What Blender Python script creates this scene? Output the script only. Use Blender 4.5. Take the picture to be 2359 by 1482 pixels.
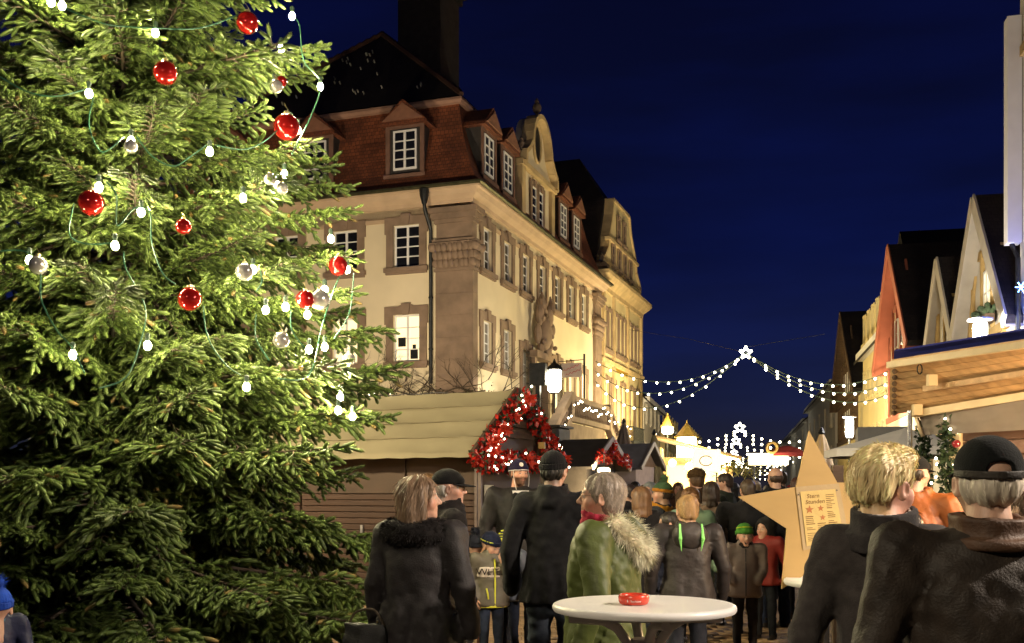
import bpy, bmesh, math, random
import numpy as np
from mathutils import Vector, Matrix, Euler
R = math.radians
random.seed(7)
for o in list(bpy.data.objects): bpy.data.objects.remove(o)
scene = bpy.context.scene
col = scene.collection
# ------------------------------------------------------------------ camera
FPX, CX, HY, CH = 2400.0, 1180.0, 1140.0, 1.58      # focal length, principal point and horizon in photo pixels; eye height
cam_d = bpy.data.cameras.new('camera'); cam = bpy.data.objects.new('camera', cam_d); col.objects.link(cam)
cam.location = (0, 0, CH); cam.rotation_euler = (R(90), 0, 0)
cam_d.sensor_width = 36; cam_d.lens = 36 * FPX / 2359
cam_d.shift_x = (2359 / 2 - CX) / 2359; cam_d.shift_y = (HY - 1482 / 2) / 2359
cam_d.clip_start = 0.05; cam_d.clip_end = 3000
scene.camera = cam
# ------------------------------------------------------------------ sky (late blue hour)
wd = bpy.data.worlds.new('World'); scene.world = wd; wd.use_nodes = True
nt = wd.node_tree; nt.nodes.clear()
def nn(t, kind, **k):
    n = t.nodes.new(kind)
    for a, b in k.items(): setattr(n, a, b)
    return n
sky = nn(nt, 'ShaderNodeTexSky', sky_type='NISHITA'); sky.sun_disc = False
sky.sun_elevation = R(-1.6); sky.sun_rotation = R(12); sky.altitude = 200; sky.ozone_density = 6.0
tc = nn(nt, 'ShaderNodeTexCoord'); mp = nn(nt, 'ShaderNodeMapping'); mp.inputs['Scale'].default_value = (1.6, 1.6, 8.0)
nz = nn(nt, 'ShaderNodeTexNoise'); nz.inputs['Scale'].default_value = 1.5; nz.inputs['Detail'].default_value = 5
rp = nn(nt, 'ShaderNodeValToRGB'); rp.color_ramp.elements[0].position = .38; rp.color_ramp.elements[0].color = (.45, .45, .45, 1)
rp.color_ramp.elements[1].position = .62; rp.color_ramp.elements[1].color = (1, 1, 1, 1)
tint = nn(nt, 'ShaderNodeMix', data_type='RGBA', blend_type='MULTIPLY'); tint.inputs[0].default_value = 1
tint.inputs[7].default_value = (.30, .36, .85, 1)
m2 = nn(nt, 'ShaderNodeMix', data_type='RGBA', blend_type='MULTIPLY'); m2.inputs[0].default_value = 1
bg = nn(nt, 'ShaderNodeBackground'); bg.inputs[1].default_value = 0.10
wo = nn(nt, 'ShaderNodeOutputWorld'); L = nt.links.new
L(tc.outputs['Generated'], mp.inputs[0]); L(mp.outputs[0], nz.inputs[0]); L(nz.outputs[0], rp.inputs[0])
L(sky.outputs[0], tint.inputs[6]); L(tint.outputs[2], m2.inputs[6]); L(rp.outputs[0], m2.inputs[7]); sx = nn(nt, 'ShaderNodeSeparateXYZ'); gr = nn(nt, 'ShaderNodeValToRGB'); ad = nn(nt, 'ShaderNodeMix', data_type='RGBA', blend_type='ADD'); ad.inputs[0].default_value = 1   # glow of the town on the haze, same all round
gr.color_ramp.elements[0].position = 0; gr.color_ramp.elements[0].color = (.13, .135, .20, 1); gr.color_ramp.elements[1].position = .75; gr.color_ramp.elements[1].color = (.004, .005, .02, 1)
for po, c_ in ((.09, (.06, .075, .17, 1)), (.22, (.020, .025, .06, 1))): e_ = gr.color_ramp.elements.new(po); e_.color = c_
L(tc.outputs['Generated'], sx.inputs[0]); L(sx.outputs[2], gr.inputs[0]); L(m2.outputs[2], ad.inputs[6]); L(gr.outputs[0], ad.inputs[7]); L(ad.outputs[2], bg.inputs[0]); L(bg.outputs[0], wo.inputs[0])
# ------------------------------------------------------------------ exposure
vs = scene.view_settings; vs.view_transform = 'Standard'; vs.look = 'None'; vs.exposure = 0.2; vs.gamma = 1.0; vs.use_curve_mapping = False
scene.cycles.use_denoising = True; scene.cycles.use_adaptive_sampling = True; scene.cycles.adaptive_threshold = .05
scene.cycles.max_bounces = 5; scene.cycles.diffuse_bounces = 2; scene.cycles.glossy_bounces = 3; scene.cycles.transmission_bounces = 5
scene.cycles.sample_clamp_indirect = 3.0
scene.cycles.caustics_reflective = False; scene.cycles.caustics_refractive = False
# ------------------------------------------------------------------ helpers
def at(px, py, D): return Vector(((px - CX) * D / FPX, D, CH + (HY - py) * D / FPX))
def tag(o, label=None, cat=None, group=None, kind=None):
    if label: o['label'] = label
    if cat: o['category'] = cat
    if group: o['group'] = group
    if kind: o['kind'] = kind
    return o
def empty(name, loc=(0, 0, 0), rz=0.0, label=None, cat=None, group=None, parent=None):
    o = bpy.data.objects.new(name, None); col.objects.link(o); o.location = loc; o.rotation_euler = (0, 0, rz)
    o.empty_display_size = .1
    if parent: o.parent = parent
    return tag(o, label, cat, group)
def link(name, me, parent=None, loc=None, rot=None, scale=None):
    o = bpy.data.objects.new(name, me); col.objects.link(o)
    if parent: o.parent = parent
    if loc is not None: o.location = loc
    if rot is not None: o.rotation_euler = rot
    if scale is not None: o.scale = scale if hasattr(scale, '__len__') else (scale,) * 3
    return o
def copy_tree(o, parent=None):
    c = o.copy(); col.objects.link(c); c.parent = parent
    for ch in list(o.children): copy_tree(ch, c)
    return c
def np_mesh(name, v, faces, mat, smooth=False, k=None, cols=None, midx=None):
    """fast mesh from numpy: faces = (n,3) or (n,4) array"""
    me = bpy.data.meshes.new(name); v = np.asarray(v, np.float32); faces = np.asarray(faces, np.int32)
    n, k = faces.shape
    me.vertices.add(len(v)); me.vertices.foreach_set('co', v.ravel())
    me.loops.add(n * k); me.loops.foreach_set('vertex_index', faces.ravel())
    me.polygons.add(n); me.polygons.foreach_set('loop_start', np.arange(0, n * k, k, dtype=np.int32))
    me.polygons.foreach_set('loop_total', np.full(n, k, np.int32))
    if smooth: me.polygons.foreach_set('use_smooth', np.ones(n, bool))
    for m in (mat if isinstance(mat, (list, tuple)) else [mat]): me.materials.append(m)
    if midx is not None: me.polygons.foreach_set('material_index', np.asarray(midx, np.int32))
    if cols is not None:
        a = me.color_attributes.new('Col', 'FLOAT_COLOR', 'POINT')
        c4 = np.ones((len(v), 4), np.float32); c4[:, :3] = cols; a.data.foreach_set('color', c4.ravel())
    me.update(calc_edges=True); me.validate()
    return me
class MB:
    def __init__(s): s.v = []; s.f = []; s.mi = []; s.cur = 0
    def add(s, vs, fs, M=None):
        b = len(s.v)
        for p in vs:
            p = Vector(p)
            s.v.append(tuple(M @ p) if M is not None else tuple(p))
        for f in fs: s.f.append(tuple(b + i for i in f)); s.mi.append(s.cur)
        return s
    def box(s, x0, x1, y0, y1, z0, z1, M=None):
        return s.add([(x0,y0,z0),(x1,y0,z0),(x1,y1,z0),(x0,y1,z0),(x0,y0,z1),(x1,y0,z1),(x1,y1,z1),(x0,y1,z1)],
              [(0,3,2,1),(4,5,6,7),(0,1,5,4),(1,2,6,5),(2,3,7,6),(3,0,4,7)], M)
    def bevbox(s, x0, x1, y0, y1, z0, z1, b=.01, M=None):
        vs = []; 
        for sx in (0, 1):
            for sy in (0, 1):
                for sz in (0, 1):
                    X, Y, Z = (x0, x1)[sx], (y0, y1)[sy], (z0, z1)[sz]; dx, dy, dz = b*(1-2*sx), b*(1-2*sy), b*(1-2*sz)
                    vs += [(X, Y+dy, Z+dz), (X+dx, Y, Z+dz), (X+dx, Y+dy, Z)]
        I = lambda sx, sy, sz, a: (sx*4+sy*2+sz)*3+a
        fs = []
        for q in (0, 1):
            f = [I(q,0,0,0), I(q,0,1,0), I(q,1,1,0), I(q,1,0,0)]; fs.append(f if q == 0 else f[::-1])
            f = [I(0,q,0,1), I(1,q,0,1), I(1,q,1,1), I(0,q,1,1)]; fs.append(f if q == 0 else f[::-1])
            f = [I(0,0,q,2), I(0,1,q,2), I(1,1,q,2), I(1,0,q,2)]; fs.append(f if q == 0 else f[::-1])
        for a in (0, 1):
            for c in (0, 1):
                fs.append((I(a,c,0,0), I(a,c,1,0), I(a,c,1,1), I(a,c,0,1)))
                fs.append((I(a,0,c,0), I(a,1,c,0), I(a,1,c,2), I(a,0,c,2)))
                fs.append((I(0,a,c,1), I(1,a,c,1), I(1,a,c,2), I(0,a,c,2)))
        for sx in (0,1):
            for sy in (0,1):
                for sz in (0,1): fs.append((I(sx,sy,sz,0), I(sx,sy,sz,1), I(sx,sy,sz,2)))
        return s.add(vs, fs, M)
    def bar(s, a, b, w, h=None, up=(0, 0, 1)):
        """square bar from a to b"""
        a, b = Vector(a), Vector(b); d = (b - a); ln = d.length; d.normalize(); h = h or w
        u = Vector(up); x = d.cross(u)
        if x.length < 1e-4: x = d.cross(Vector((0, 1, 0)))
        x.normalize(); z = x.cross(d)
        M = Matrix((( x.x, d.x, z.x, a.x), (x.y, d.y, z.y, a.y), (x.z, d.z, z.z, a.z), (0, 0, 0, 1)))
        return s.box(-w/2, w/2, 0, ln, -h/2, h/2, M)
    def prism(s, poly, y0, y1, M=None):
        """poly = [(x,z)...] extruded along y"""
        n = len(poly); vs = [(x, y0, z) for x, z in poly] + [(x, y1, z) for x, z in poly]
        fs = [tuple(range(n)), tuple(range(2*n-1, n-1, -1))] + [((i+1) % n, i, n+i, n+(i+1) % n) for i in range(n)]
        return s.add(vs, fs, M)
    def tube(s, pts, rad, n=6, cap=True):
        pts = [Vector(p) for p in pts]; m = len(pts)
        rad = rad if hasattr(rad, '__len__') else [rad] * m
        b = len(s.v); prev = None
        for i, p in enumerate(pts):
            t = (pts[min(i+1, m-1)] - pts[max(i-1, 0)]); t.normalize()
            if prev is None:
                x = t.orthogonal(); x.normalize()
            else:
                x = prev - t * prev.dot(t)
                x = t.orthogonal() if x.length < 1e-5 else x
                x.normalize()
            prev = x; y = t.cross(x)
            for k in range(n):
                a = 2*math.pi*k/n; s.v.append(tuple(p + (x*math.cos(a) + y*math.sin(a))*rad[i]))
        for i in range(m-1):
            for k in range(n):
                s.f.append((b+i*n+k, b+i*n+(k+1) % n, b+(i+1)*n+(k+1) % n, b+(i+1)*n+k)); s.mi.append(s.cur)
        if cap:
            s.f.append(tuple(b+k for k in range(n-1, -1, -1))); s.f.append(tuple(b+(m-1)*n+k for k in range(n))); s.mi += [s.cur]*2
        return s
    def lathe(s, prof, n=24, M=None, cap=True):
        """prof = [(r,z)...] about z"""
        vs = []; m = len(prof)
        for r, z in prof:
            for k in range(n):
                a = 2*math.pi*k/n; vs.append((r*math.cos(a), r*math.sin(a), z))
        fs = [(i*n+k, i*n+(k+1) % n, (i+1)*n+(k+1) % n, (i+1)*n+k) for i in range(m-1) for k in range(n)]
        if cap: fs += [tuple(range(n-1, -1, -1)), tuple((m-1)*n+k for k in range(n))]
        return s.add(vs, fs, M)
    def ball(s, c, r, n=10, m=7, sc=(1, 1, 1)):
        prof = [(max(1e-4, math.sin(math.pi*i/m))*r, -math.cos(math.pi*i/m)*r) for i in range(m+1)]
        return s.lathe(prof, n, Matrix.Translation(c) @ Matrix.Diagonal((*sc, 1)), cap=False)
    def mesh(s, name, mat, smooth=False):
        me = bpy.data.meshes.new(name); me.from_pydata(s.v, [], s.f)
        for m in (mat if isinstance(mat, (list, tuple)) else [mat]): me.materials.append(m)
        if len(set(s.mi)) > 1 or (s.mi and s.mi[0]): me.polygons.foreach_set('material_index', np.array(s.mi, np.int32))
        if smooth:
            me.polygons.foreach_set('use_smooth', np.ones(len(me.polygons), bool))
            if smooth != 'all': me.set_sharp_from_angle(angle=R(40))
        me.update(); return me
    def build(s, name, mat, parent=None, smooth=False, loc=None, rot=None):
        return link(name, s.mesh(name, mat, smooth), parent, loc, rot)
# ------------------------------------------------------------------ materials
MATS = {}
def pm(name, c, rough=.75, var=.18, scale=6., bump=.15, bscale=None, metal=0., spec=.5, coords='Object', c2=None, detail=4, stretch=(1, 1, 1), sheen=0, coat=0, rnd=0):
    if name in MATS: return MATS[name]
    m = bpy.data.materials.new(name); m.use_nodes = True; t = m.node_tree; b = t.nodes['Principled BSDF']
    b.inputs['Roughness'].default_value = rough; b.inputs['Metallic'].default_value = metal
    b.inputs['Specular IOR Level'].default_value = spec
    if sheen: b.inputs['Sheen Weight'].default_value = sheen
    if coat: b.inputs['Coat Weight'].default_value = coat
    tcn = nn(t, 'ShaderNodeTexCoord'); mpn = nn(t, 'ShaderNodeMapping'); mpn.inputs['Scale'].default_value = stretch
    nzn = nn(t, 'ShaderNodeTexNoise'); nzn.inputs['Scale'].default_value = scale; nzn.inputs['Detail'].default_value = detail
    mx = nn(t, 'ShaderNodeMix', data_type='RGBA')
    ca = tuple(x*(1-var) for x in c); cb = c2 if c2 else tuple(min(1, x*(1+var)) for x in c)
    mx.inputs[6].default_value = (*ca, 1); mx.inputs[7].default_value = (*cb, 1)
    mr = nn(t, 'ShaderNodeMapRange'); mr.inputs[1].default_value = .3; mr.inputs[2].default_value = .7
    l = t.links.new
    l(tcn.outputs[coords], mpn.inputs[0]); l(mpn.outputs[0], nzn.inputs['Vector']); l(nzn.outputs[0], mr.inputs[0]); l(mr.outputs[0], mx.inputs[0])
    out = mx.outputs[2]
    if rnd:
        oi = nn(t, 'ShaderNodeObjectInfo'); hs = nn(t, 'ShaderNodeHueSaturation'); m3 = nn(t, 'ShaderNodeMapRange')
        m3.inputs[3].default_value = 1-rnd; m3.inputs[4].default_value = 1+rnd
        l(oi.outputs['Random'], m3.inputs[0]); l(m3.outputs[0], hs.inputs['Value']); l(out, hs.inputs['Color']); out = hs.outputs[0]
    l(out, b.inputs['Base Color'])
    if bump:
        n2 = nn(t, 'ShaderNodeTexNoise'); n2.inputs['Scale'].default_value = bscale or scale*4; n2.inputs['Detail'].default_value = 5
        bp = nn(t, 'ShaderNodeBump'); bp.inputs['Strength'].default_value = bump; bp.inputs['Distance'].default_value = .02
        l(mpn.outputs[0], n2.inputs['Vector']); l(n2.outputs[0], bp.inputs['Height']); l(bp.outputs[0], b.inputs['Normal'])
    MATS[name] = m; return m
def emat(name, c, s, base=None):
    if name in MATS: return MATS[name]
    m = bpy.data.materials.new(name); m.use_nodes = True; b = m.node_tree.nodes['Principled BSDF']
    b.inputs['Base Color'].default_value = (*(base or c), 1); b.inputs['Emission Color'].default_value = (*c, 1); b.inputs['Emission Strength'].default_value = s
    MATS[name] = m; return m
def tile_mat(name, c, row=.16, colw=.17):
    """rows of plain roof tiles: brick texture gives colour per tile and fine relief"""
    m = bpy.data.materials.new(name); m.use_nodes = True; t = m.node_tree; b = t.nodes['Principled BSDF']; l = t.links.new
    b.inputs['Roughness'].default_value = .8
    uv = nn(t, 'ShaderNodeUVMap'); br = nn(t, 'ShaderNodeTexBrick'); br.inputs['Scale'].default_value = 1
    br.inputs['Brick Width'].default_value = colw; br.inputs['Row Height'].default_value = row; br.inputs['Mortar Size'].default_value = .008
    br.inputs['Color1'].default_value = (*c, 1); br.inputs['Color2'].default_value = (c[0]*.62, c[1]*.6, c[2]*.6, 1); br.inputs['Mortar'].default_value = (c[0]*.15, c[1]*.15, c[2]*.15, 1)
    nz = nn(t, 'ShaderNodeTexNoise'); nz.inputs['Scale'].default_value = .8; nz.inputs['Detail'].default_value = 5
    mx = nn(t, 'ShaderNodeMix', data_type='RGBA', blend_type='MULTIPLY'); mx.inputs[0].default_value = .8
    rr = nn(t, 'ShaderNodeValToRGB'); rr.color_ramp.elements[0].position = .35; rr.color_ramp.elements[0].color = (.35, .33, .33, 1); rr.color_ramp.elements[1].position = .65
    bp = nn(t, 'ShaderNodeBump'); bp.inputs['Strength'].default_value = .7; bp.inputs['Distance'].default_value = .02; bp.invert = True
    l(uv.outputs[0], br.inputs['Vector']); l(uv.outputs[0], nz.inputs['Vector']); l(nz.outputs[0], rr.inputs[0]); l(br.outputs['Color'], mx.inputs[6]); l(rr.outputs[0], mx.inputs[7])
    l(mx.outputs[2], b.inputs['Base Color']); l(br.outputs['Fac'], bp.inputs['Height']); l(bp.outputs[0], b.inputs['Normal'])
    MATS[name] = m; return m
def uv_planar(me):
    """metre-scaled UVs per face: u along the horizontal, v up the slope"""
    uvl = me.uv_layers.new(name='UVMap')
    for p in me.polygons:
        n = p.normal; h = Vector((-n.y, n.x, 0)); h = Vector((1, 0, 0)) if h.length < 1e-4 else h.normalized(); w = n.cross(h)
        for li in p.loop_indices:
            co = me.vertices[me.loops[li].vertex_index].co; uvl.data[li].uv = (co.dot(h), co.dot(w))
def text_mesh(txt, size, mat, extrude=.0, align='CENTER', shear=0):
    cu = bpy.data.curves.new('lettering', 'FONT'); cu.body = txt; cu.size = size; cu.extrude = extrude; cu.align_x = align; cu.shear = shear; cu.resolution_u = 3
    o = bpy.data.objects.new('lettering', cu); col.objects.link(o)
    dg = bpy.context.evaluated_depsgraph_get(); me = bpy.data.meshes.new_from_object(o.evaluated_get(dg))
    bpy.data.objects.remove(o); me.materials.clear(); me.materials.append(mat); return me
def lamp(name, kind, loc, power, colour, radius=.1, parent=None, rot=None, spot=None, blend=.6):
    d = bpy.data.lights.new(name, kind); d.energy = power; d.color = colour; d.shadow_soft_size = radius
    if kind == 'SPOT': d.spot_size = R(spot); d.spot_blend = blend
    o = bpy.data.objects.new(name, d); col.objects.link(o); o.location = loc
    if rot: o.rotation_euler = rot
    if parent: o.parent = parent
    return o
WARM = (1.0, .72, .42); AMBER = (1.0, .62, .28); WHITE = (1.0, .93, .82); GREENW = (1.0, .92, .62)
# ------------------------------------------------------------------ materials of the place
plaster = pm('cream_plaster', (.72, .62, .43), .9, .10, .45, .12, 9)
plaster2 = pm('yellow_plaster', (.66, .55, .30), .9, .08, .8, .08, 9)
plasterw = pm('white_plaster', (.62, .58, .50), .9, .08, .8, .08, 9)
plasterg = pm('grey_plaster', (.36, .35, .34), .9, .1, .8, .08, 9)
stone = pm('red_sandstone', (.235, .165, .115), .85, .22, 1.8, .35, 7)
stoney = pm('yellow_sandstone', (.50, .37, .19), .85, .2, 1.8, .3, 7)
stoned = pm('dark_sandstone', (.10, .07, .05), .9, .3, 2.2, .4, 8)
white_paint = pm('white_window_paint', (.78, .77, .76), .5, .04, 3, .03)
glass_dark = pm('dark_window_glass', (.010, .011, .014), .06, .3, 1.5, .02, spec=.8)
glass_lit = emat('lit_window_glass', (1.0, .86, .55), .75)
glass_dim = emat('dim_window_glass', (1.0, .80, .5), .10, (.05, .05, .05))
dark_metal = pm('dark_metal', (.022, .024, .026), .45, .3, 6, .1, metal=.6)
green_metal = pm('gutter_metal', (.10, .095, .05), .4, .3, 4, .1, metal=.7)
timber = pm('dark_timber', (.09, .055, .032), .85, .3, 3, .3, stretch=(1, 1, 6))
timber_red = pm('red_timber', (.34, .10, .055), .8, .2, 3, .25)
timber_yel = pm('ochre_timber', (.42, .28, .10), .8, .2, 3, .25)
board_pale = pm('pale_boards', (.42, .37, .30), .8, .12, 2, .15)
tile_red = tile_mat('red_roof_tiles', (.26, .075, .028))
tile_dark = tile_mat('dark_roof_tiles', (.035, .024, .020))
slate = pm('slate_cladding', (.030, .026, .024), .7, .3, 4, .2)
# ------------------------------------------------------------------ ground
paving_base = pm('paving_joint', (.045, .035, .025), .95, .3, 3, .3)
paver_mat = pm('clay_paver', (.36, .235, .12), .75, .25, 5, .25, 30, rnd=.22)
g = MB(); g.add([(-150, -30, 0), (150, -30, 0), (150, 500, 0), (-150, 500, 0)], [(0, 1, 2, 3)])
ground = tag(g.build('ground', paving_base), kind='structure')
def paver_mesh():
    b = MB(); b.bevbox(-.098, .098, -.098, .098, 0, .03, .006); return b.mesh('paver', paver_mat)
pme = paver_mesh()
rnd = random.Random(3)
cells = []
for j in range(0, 90):
    y = 8 + j*.2
    for i in range(-70, 70):
        x = i*.2 + (.1 if j % 2 else 0)
        if abs(x) < .5*y + .6: cells.append((x, y))
def vis(c):
    x, y = c; px = CX + FPX*x/y; py = HY + FPX*CH/y
    if py > 1492 or y > 17: return 9
    s = 0 if (1100 < px < 1265 or 1690 < px < 1860 or 440 < px < 560 or 640 < px < 830) else 1
    return s*5 + y*.1
order = sorted(cells, key=vis); near = set(order[:300])
for c in order[:300]:
    link('paver', pme, ground, (c[0], c[1], .004), (R(rnd.uniform(-.8, .8)), R(rnd.uniform(-.8, .8)), R(rnd.uniform(-1.2, 1.2))))
far = [c for c in cells if c not in near]
pme2 = MB(); pme2.add([(-.098,-.098,0),(.098,-.098,0),(.098,.098,0),(-.098,.098,0),(-.092,-.092,.03),(.092,-.092,.03),(.092,.092,.03),(-.092,.092,.03)],[(4,5,6,7),(0,1,5,4),(1,2,6,5),(2,3,7,6),(3,0,4,7)]); pme = pme2.mesh('paver_far', paver_mat)
bv = np.array([v.co for v in pme.vertices], np.float32); tri = []
for p in pme.polygons:
    vsx = list(p.vertices)
    for q in range(1, len(vsx)-1): tri.append((vsx[0], vsx[q], vsx[q+1]))
tri = np.array(tri); far = np.array(far, np.float32); nv = len(bv)
off = np.concatenate([far, np.random.default_rng(1).uniform(.001, .007, (len(far), 1)).astype(np.float32)], 1)
V = (bv[None] + off[:, None]).reshape(-1, 3); Fc = (tri[None] + (np.arange(len(far))*nv)[:, None, None]).reshape(-1, 3)
tag(link('paving', np_mesh('paving', V, Fc, paver_mat), ground), kind='stuff')
# ------------------------------------------------------------------ building kit
def facade(mb, ulen, z0, z1, openings, depth=.28, M=None, u0=0.0):
    us = sorted({u0, ulen, *[o[0] for o in openings], *[o[1] for o in openings]}); zs = sorted({z0, z1, *[o[2] for o in openings], *[o[3] for o in openings]})
    for a, b in zip(us, us[1:]):
        for c, d in zip(zs, zs[1:]):
            if any(o[0] <= a+1e-6 and b <= o[1]+1e-6 and o[2] <= c+1e-6 and d <= o[3]+1e-6 for o in openings): continue
            mb.add([(a, 0, c), (b, 0, c), (b, 0, d), (a, 0, d)], [(0, 1, 2, 3)], M)
    for a, b, c, d in openings:
        mb.add([(a,0,c),(b,0,c),(b,0,d),(a,0,d),(a,depth,c),(b,depth,c),(b,depth,d),(a,depth,d)], [(0,1,5,4),(1,2,6,5),(2,3,7,6),(3,0,4,7)], M)
def window_set(key, w, h, nc=2, nr=4, cas=.30, ear=.07, key_h=.12, proud=.07, fr=white_paint, st=stone, bar=.045, frame=.07, sill=True, inset=.14):
    """meshes with x across, z up from the opening's bottom, outside = -y"""
    d = {'w': w, 'h': h, 'nc': nc, 'nr': nr}; m = MB(); y0, y1 = inset-.02, inset+.05
    m.box(-w/2, -w/2+frame, y0, y1, 0, h); m.box(w/2-frame, w/2, y0, y1, 0, h)
    m.box(-w/2+frame, w/2-frame, y0, y1, 0, frame*1.2); m.box(-w/2+frame, w/2-frame, y0, y1, h-frame, h)
    for i in range(1, nc):
        x = -w/2+w*i/nc; t = .09 if nc == 2 else .05
        m.box(x-t/2, x+t/2, y0-.008, y1, frame*1.2, h-frame)
    for j in range(1, nr):
        z = frame + (h-2*frame)*j/nr
        for i in range(nc):
            a = -w/2+w*i/nc + (.045 if i else frame); b = -w/2+w*(i+1)/nc - (.045 if i < nc-1 else frame)
            m.box(a, b, y0+.006, y1, z-bar/2, z+bar/2)
    d['frame'] = m.mesh('window', fr)
    pw = w/nc-.01; ph = (h-2*frame)/nr-.01; pb = MB(); pb.box(-pw/2, pw/2, inset+.012, inset+.02, -ph/2, ph/2)
    d['pane'] = {k: pb.mesh('pane', gm) for k, gm in (('dark', glass_dark), ('lit', glass_lit), ('dim', glass_dim))}
    if cas:
        W = w/2; b = MB(); c = cas; H = h
        poly = [(-W, 0), (-W-c, 0), (-W-c, H*.80), (-W-c-ear, H*.80), (-W-c-ear, H+c+.02), (-W*.6, H+c+.02), (-W*.4, H+c+key_h*.6), (-.16, H+c+key_h*.6), (-.2, H+c+key_h*1.2), (.2, H+c+key_h*1.2), (.16, H+c+key_h*.6), (W*.4, H+c+key_h*.6),
                (W*.6, H+c+.02), (W+c+ear, H+c+.02), (W+c+ear, H*.80), (W+c, H*.80), (W+c, 0), (W, 0), (W, H), (-W, H)]
        b.prism(poly, -proud, .0)
        b.prism([(-.13, H-.03), (.13, H-.03), (.19, H+c+key_h), (-.19, H+c+key_h)], -proud-.06, -proud)
        d['casing'] = b.mesh('casing', st)
        if sill:
            b = MB(); b.box(-W-c-.08, W+c+.08, -proud-.09, 0, -.17, -.003); b.box(-W-c-.02, W+c+.02, -proud-.03, 0, -.26, -.17); d['sill'] = b.mesh('sill', st)
    return d
def put_window(parent, x, y, z, rz, S, lit='dark', rows=None, label=None):
    wn = link('window', S['frame'], parent, (x, y, z), (0, 0, rz))
    w, h, nc, nr = S['w'], S['h'], S['nc'], S['nr']; fr = .07
    for i in range(nc):
        for j in range(nr):
            k = lit(i, j) if callable(lit) else lit
            link('pane', S['pane'][k], wn, (-w/2 + w*(i+.5)/nc, 0, fr + (h-2*fr)*(j+.5)/nr))
    if 'casing' in S: link('casing', S['casing'], wn)
    if 'sill' in S: link('sill', S['sill'], wn)
    return wn
def ring_sweep(mb, rect, prof, closed=False):
    """sweep profile [(outward offset, z)] round a rectangle (x0,x1,y0,y1)"""
    x0, x1, y0, y1 = rect; n = len(prof)
    vs = []
    for o, z in prof: vs += [(x0-o, y0-o, z), (x1+o, y0-o, z), (x1+o, y1+o, z), (x0-o, y1+o, z)]
    fs = [(i*4+k, i*4+(k+1) % 4, (i+1)*4+(k+1) % 4, (i+1)*4+k) for i in range(n-1) for k in range(4)]
    if closed: fs += [(( n-1)*4+k, (n-1)*4+(k+1) % 4, (k+1) % 4, k) for k in range(4)]
    return mb.add(vs, fs)
def urn(s=1.0):
    return [(.01, 0), (.16*s, 0), (.16*s, .08*s), (.08*s, .14*s), (.07*s, .22*s), (.2*s, .38*s), (.24*s, .55*s), (.17*s, .72*s), (.1*s, .78*s), (.12*s, .86*s), (.05*s, .98*s), (.01, 1.05*s)]
# ------------------------------------------------------------------ town hall
TH_A = -math.atan(.35); TH_O = Vector((-1.58, 40, 0))
th = empty('town_hall', TH_O, TH_A, 'cream baroque town hall with red mansard roof and brown stone window surrounds', 'building')
LW, LY, ZW = 13.5, 19.6, 12.85
xs_front = [-2.72-2.7*i for i in range(4)]; ys_side = [1.72+2.42*i for i in range(7)]
w_up = window_set('up', 1.12, 1.68); w_lo = window_set('lo', 1.14, 1.86)
w_side = window_set('side', 1.05, 1.72); w_gr = window_set('grille', 1.05, 2.3)
ZU, ZL = 10.50, 6.80
m = MB()
ops = [(x-.56, x+.56, ZU, ZU+1.68) for x in xs_front] + [(x-.57, x+.57, ZL, ZL+1.86) for x in xs_front]
facade(m, 0, 0, ZW, ops, u0=-LW)
Mside = Matrix.Rotation(R(90), 4, 'Z')
ops = [(y-.525, y+.525, ZU, ZU+1.72) for y in ys_side] + [(y-.525, y+.525, ZL, ZL+1.86 if 0 else ZL+1.72) for y in ys_side[:2]]
ops += [(ys_side[2]-.525, ys_side[2]+.525, 5.7, 8.0), (7.2, 8.8, 4.6, 7.6), (ys_side[4]-.525, ys_side[4]+.525, 5.7, 8.0), (ys_side[5]-.525, ys_side[5]+.525, 5.7, 8.0), (ys_side[6]-.525, ys_side[6]+.525, 5.7, 8.0)]
facade(m, LY, 0, ZW, ops, M=Mside)
m.add([(-LW, 0, 0), (-LW, LY, 0), (-LW, LY, ZW), (-LW, 0, ZW), (0, LY, 0), (0, LY, ZW)], [(0, 1, 2, 3), (1, 4, 5, 2)])
m.build('wall', plaster, th)
for i, x in enumerate(xs_front):
    put_window(th, x, 0, ZU, 0, w_up, 'dark')
    put_window(th, x, 0, ZL, 0, w_lo, 'lit')
for i, y in enumerate(ys_side): put_window(th, 0, y, ZU, R(90), w_side, 'dark')
for y in ys_side[:2]: put_window(th, 0, y, ZL, R(90), w_side, 'dim')
for k in (2, 4, 5, 6):
    wn = put_window(th, 0, ys_side[k], 5.7, R(90), w_gr, 'dim' if k < 4 else 'lit')
    gm = MB()
    if k in (2, 4):
        for i in range(6): gm.bar((-.5+.2*i, -.2, -.05), (-.5+.2*i, -.2, 2.25), .025)
        for j in range(7): gm.bar((-.52, -.2, .1+.34*j), (.52, -.2, .1+.34*j), .022)
        gm.bar((-.5, -.2, 0), (-.5, .02, 0), .03); gm.bar((.5, -.2, 2.2), (.5, .02, 2.2), .03)
        gm.build('window_grille', dark_metal, wn)
# indoor things on the lit ground floor sills
ob = MB(); ob.box(-.42, -.1, .17, .3, .62, .98); ob.box(.1, .42, .18, .3, .12, .52); ob.box(.2, .34, .17, .25, .52, .68)
ob.build('sill_objects', dark_metal, th, loc=(xs_front[0], -.05, ZL))
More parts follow.
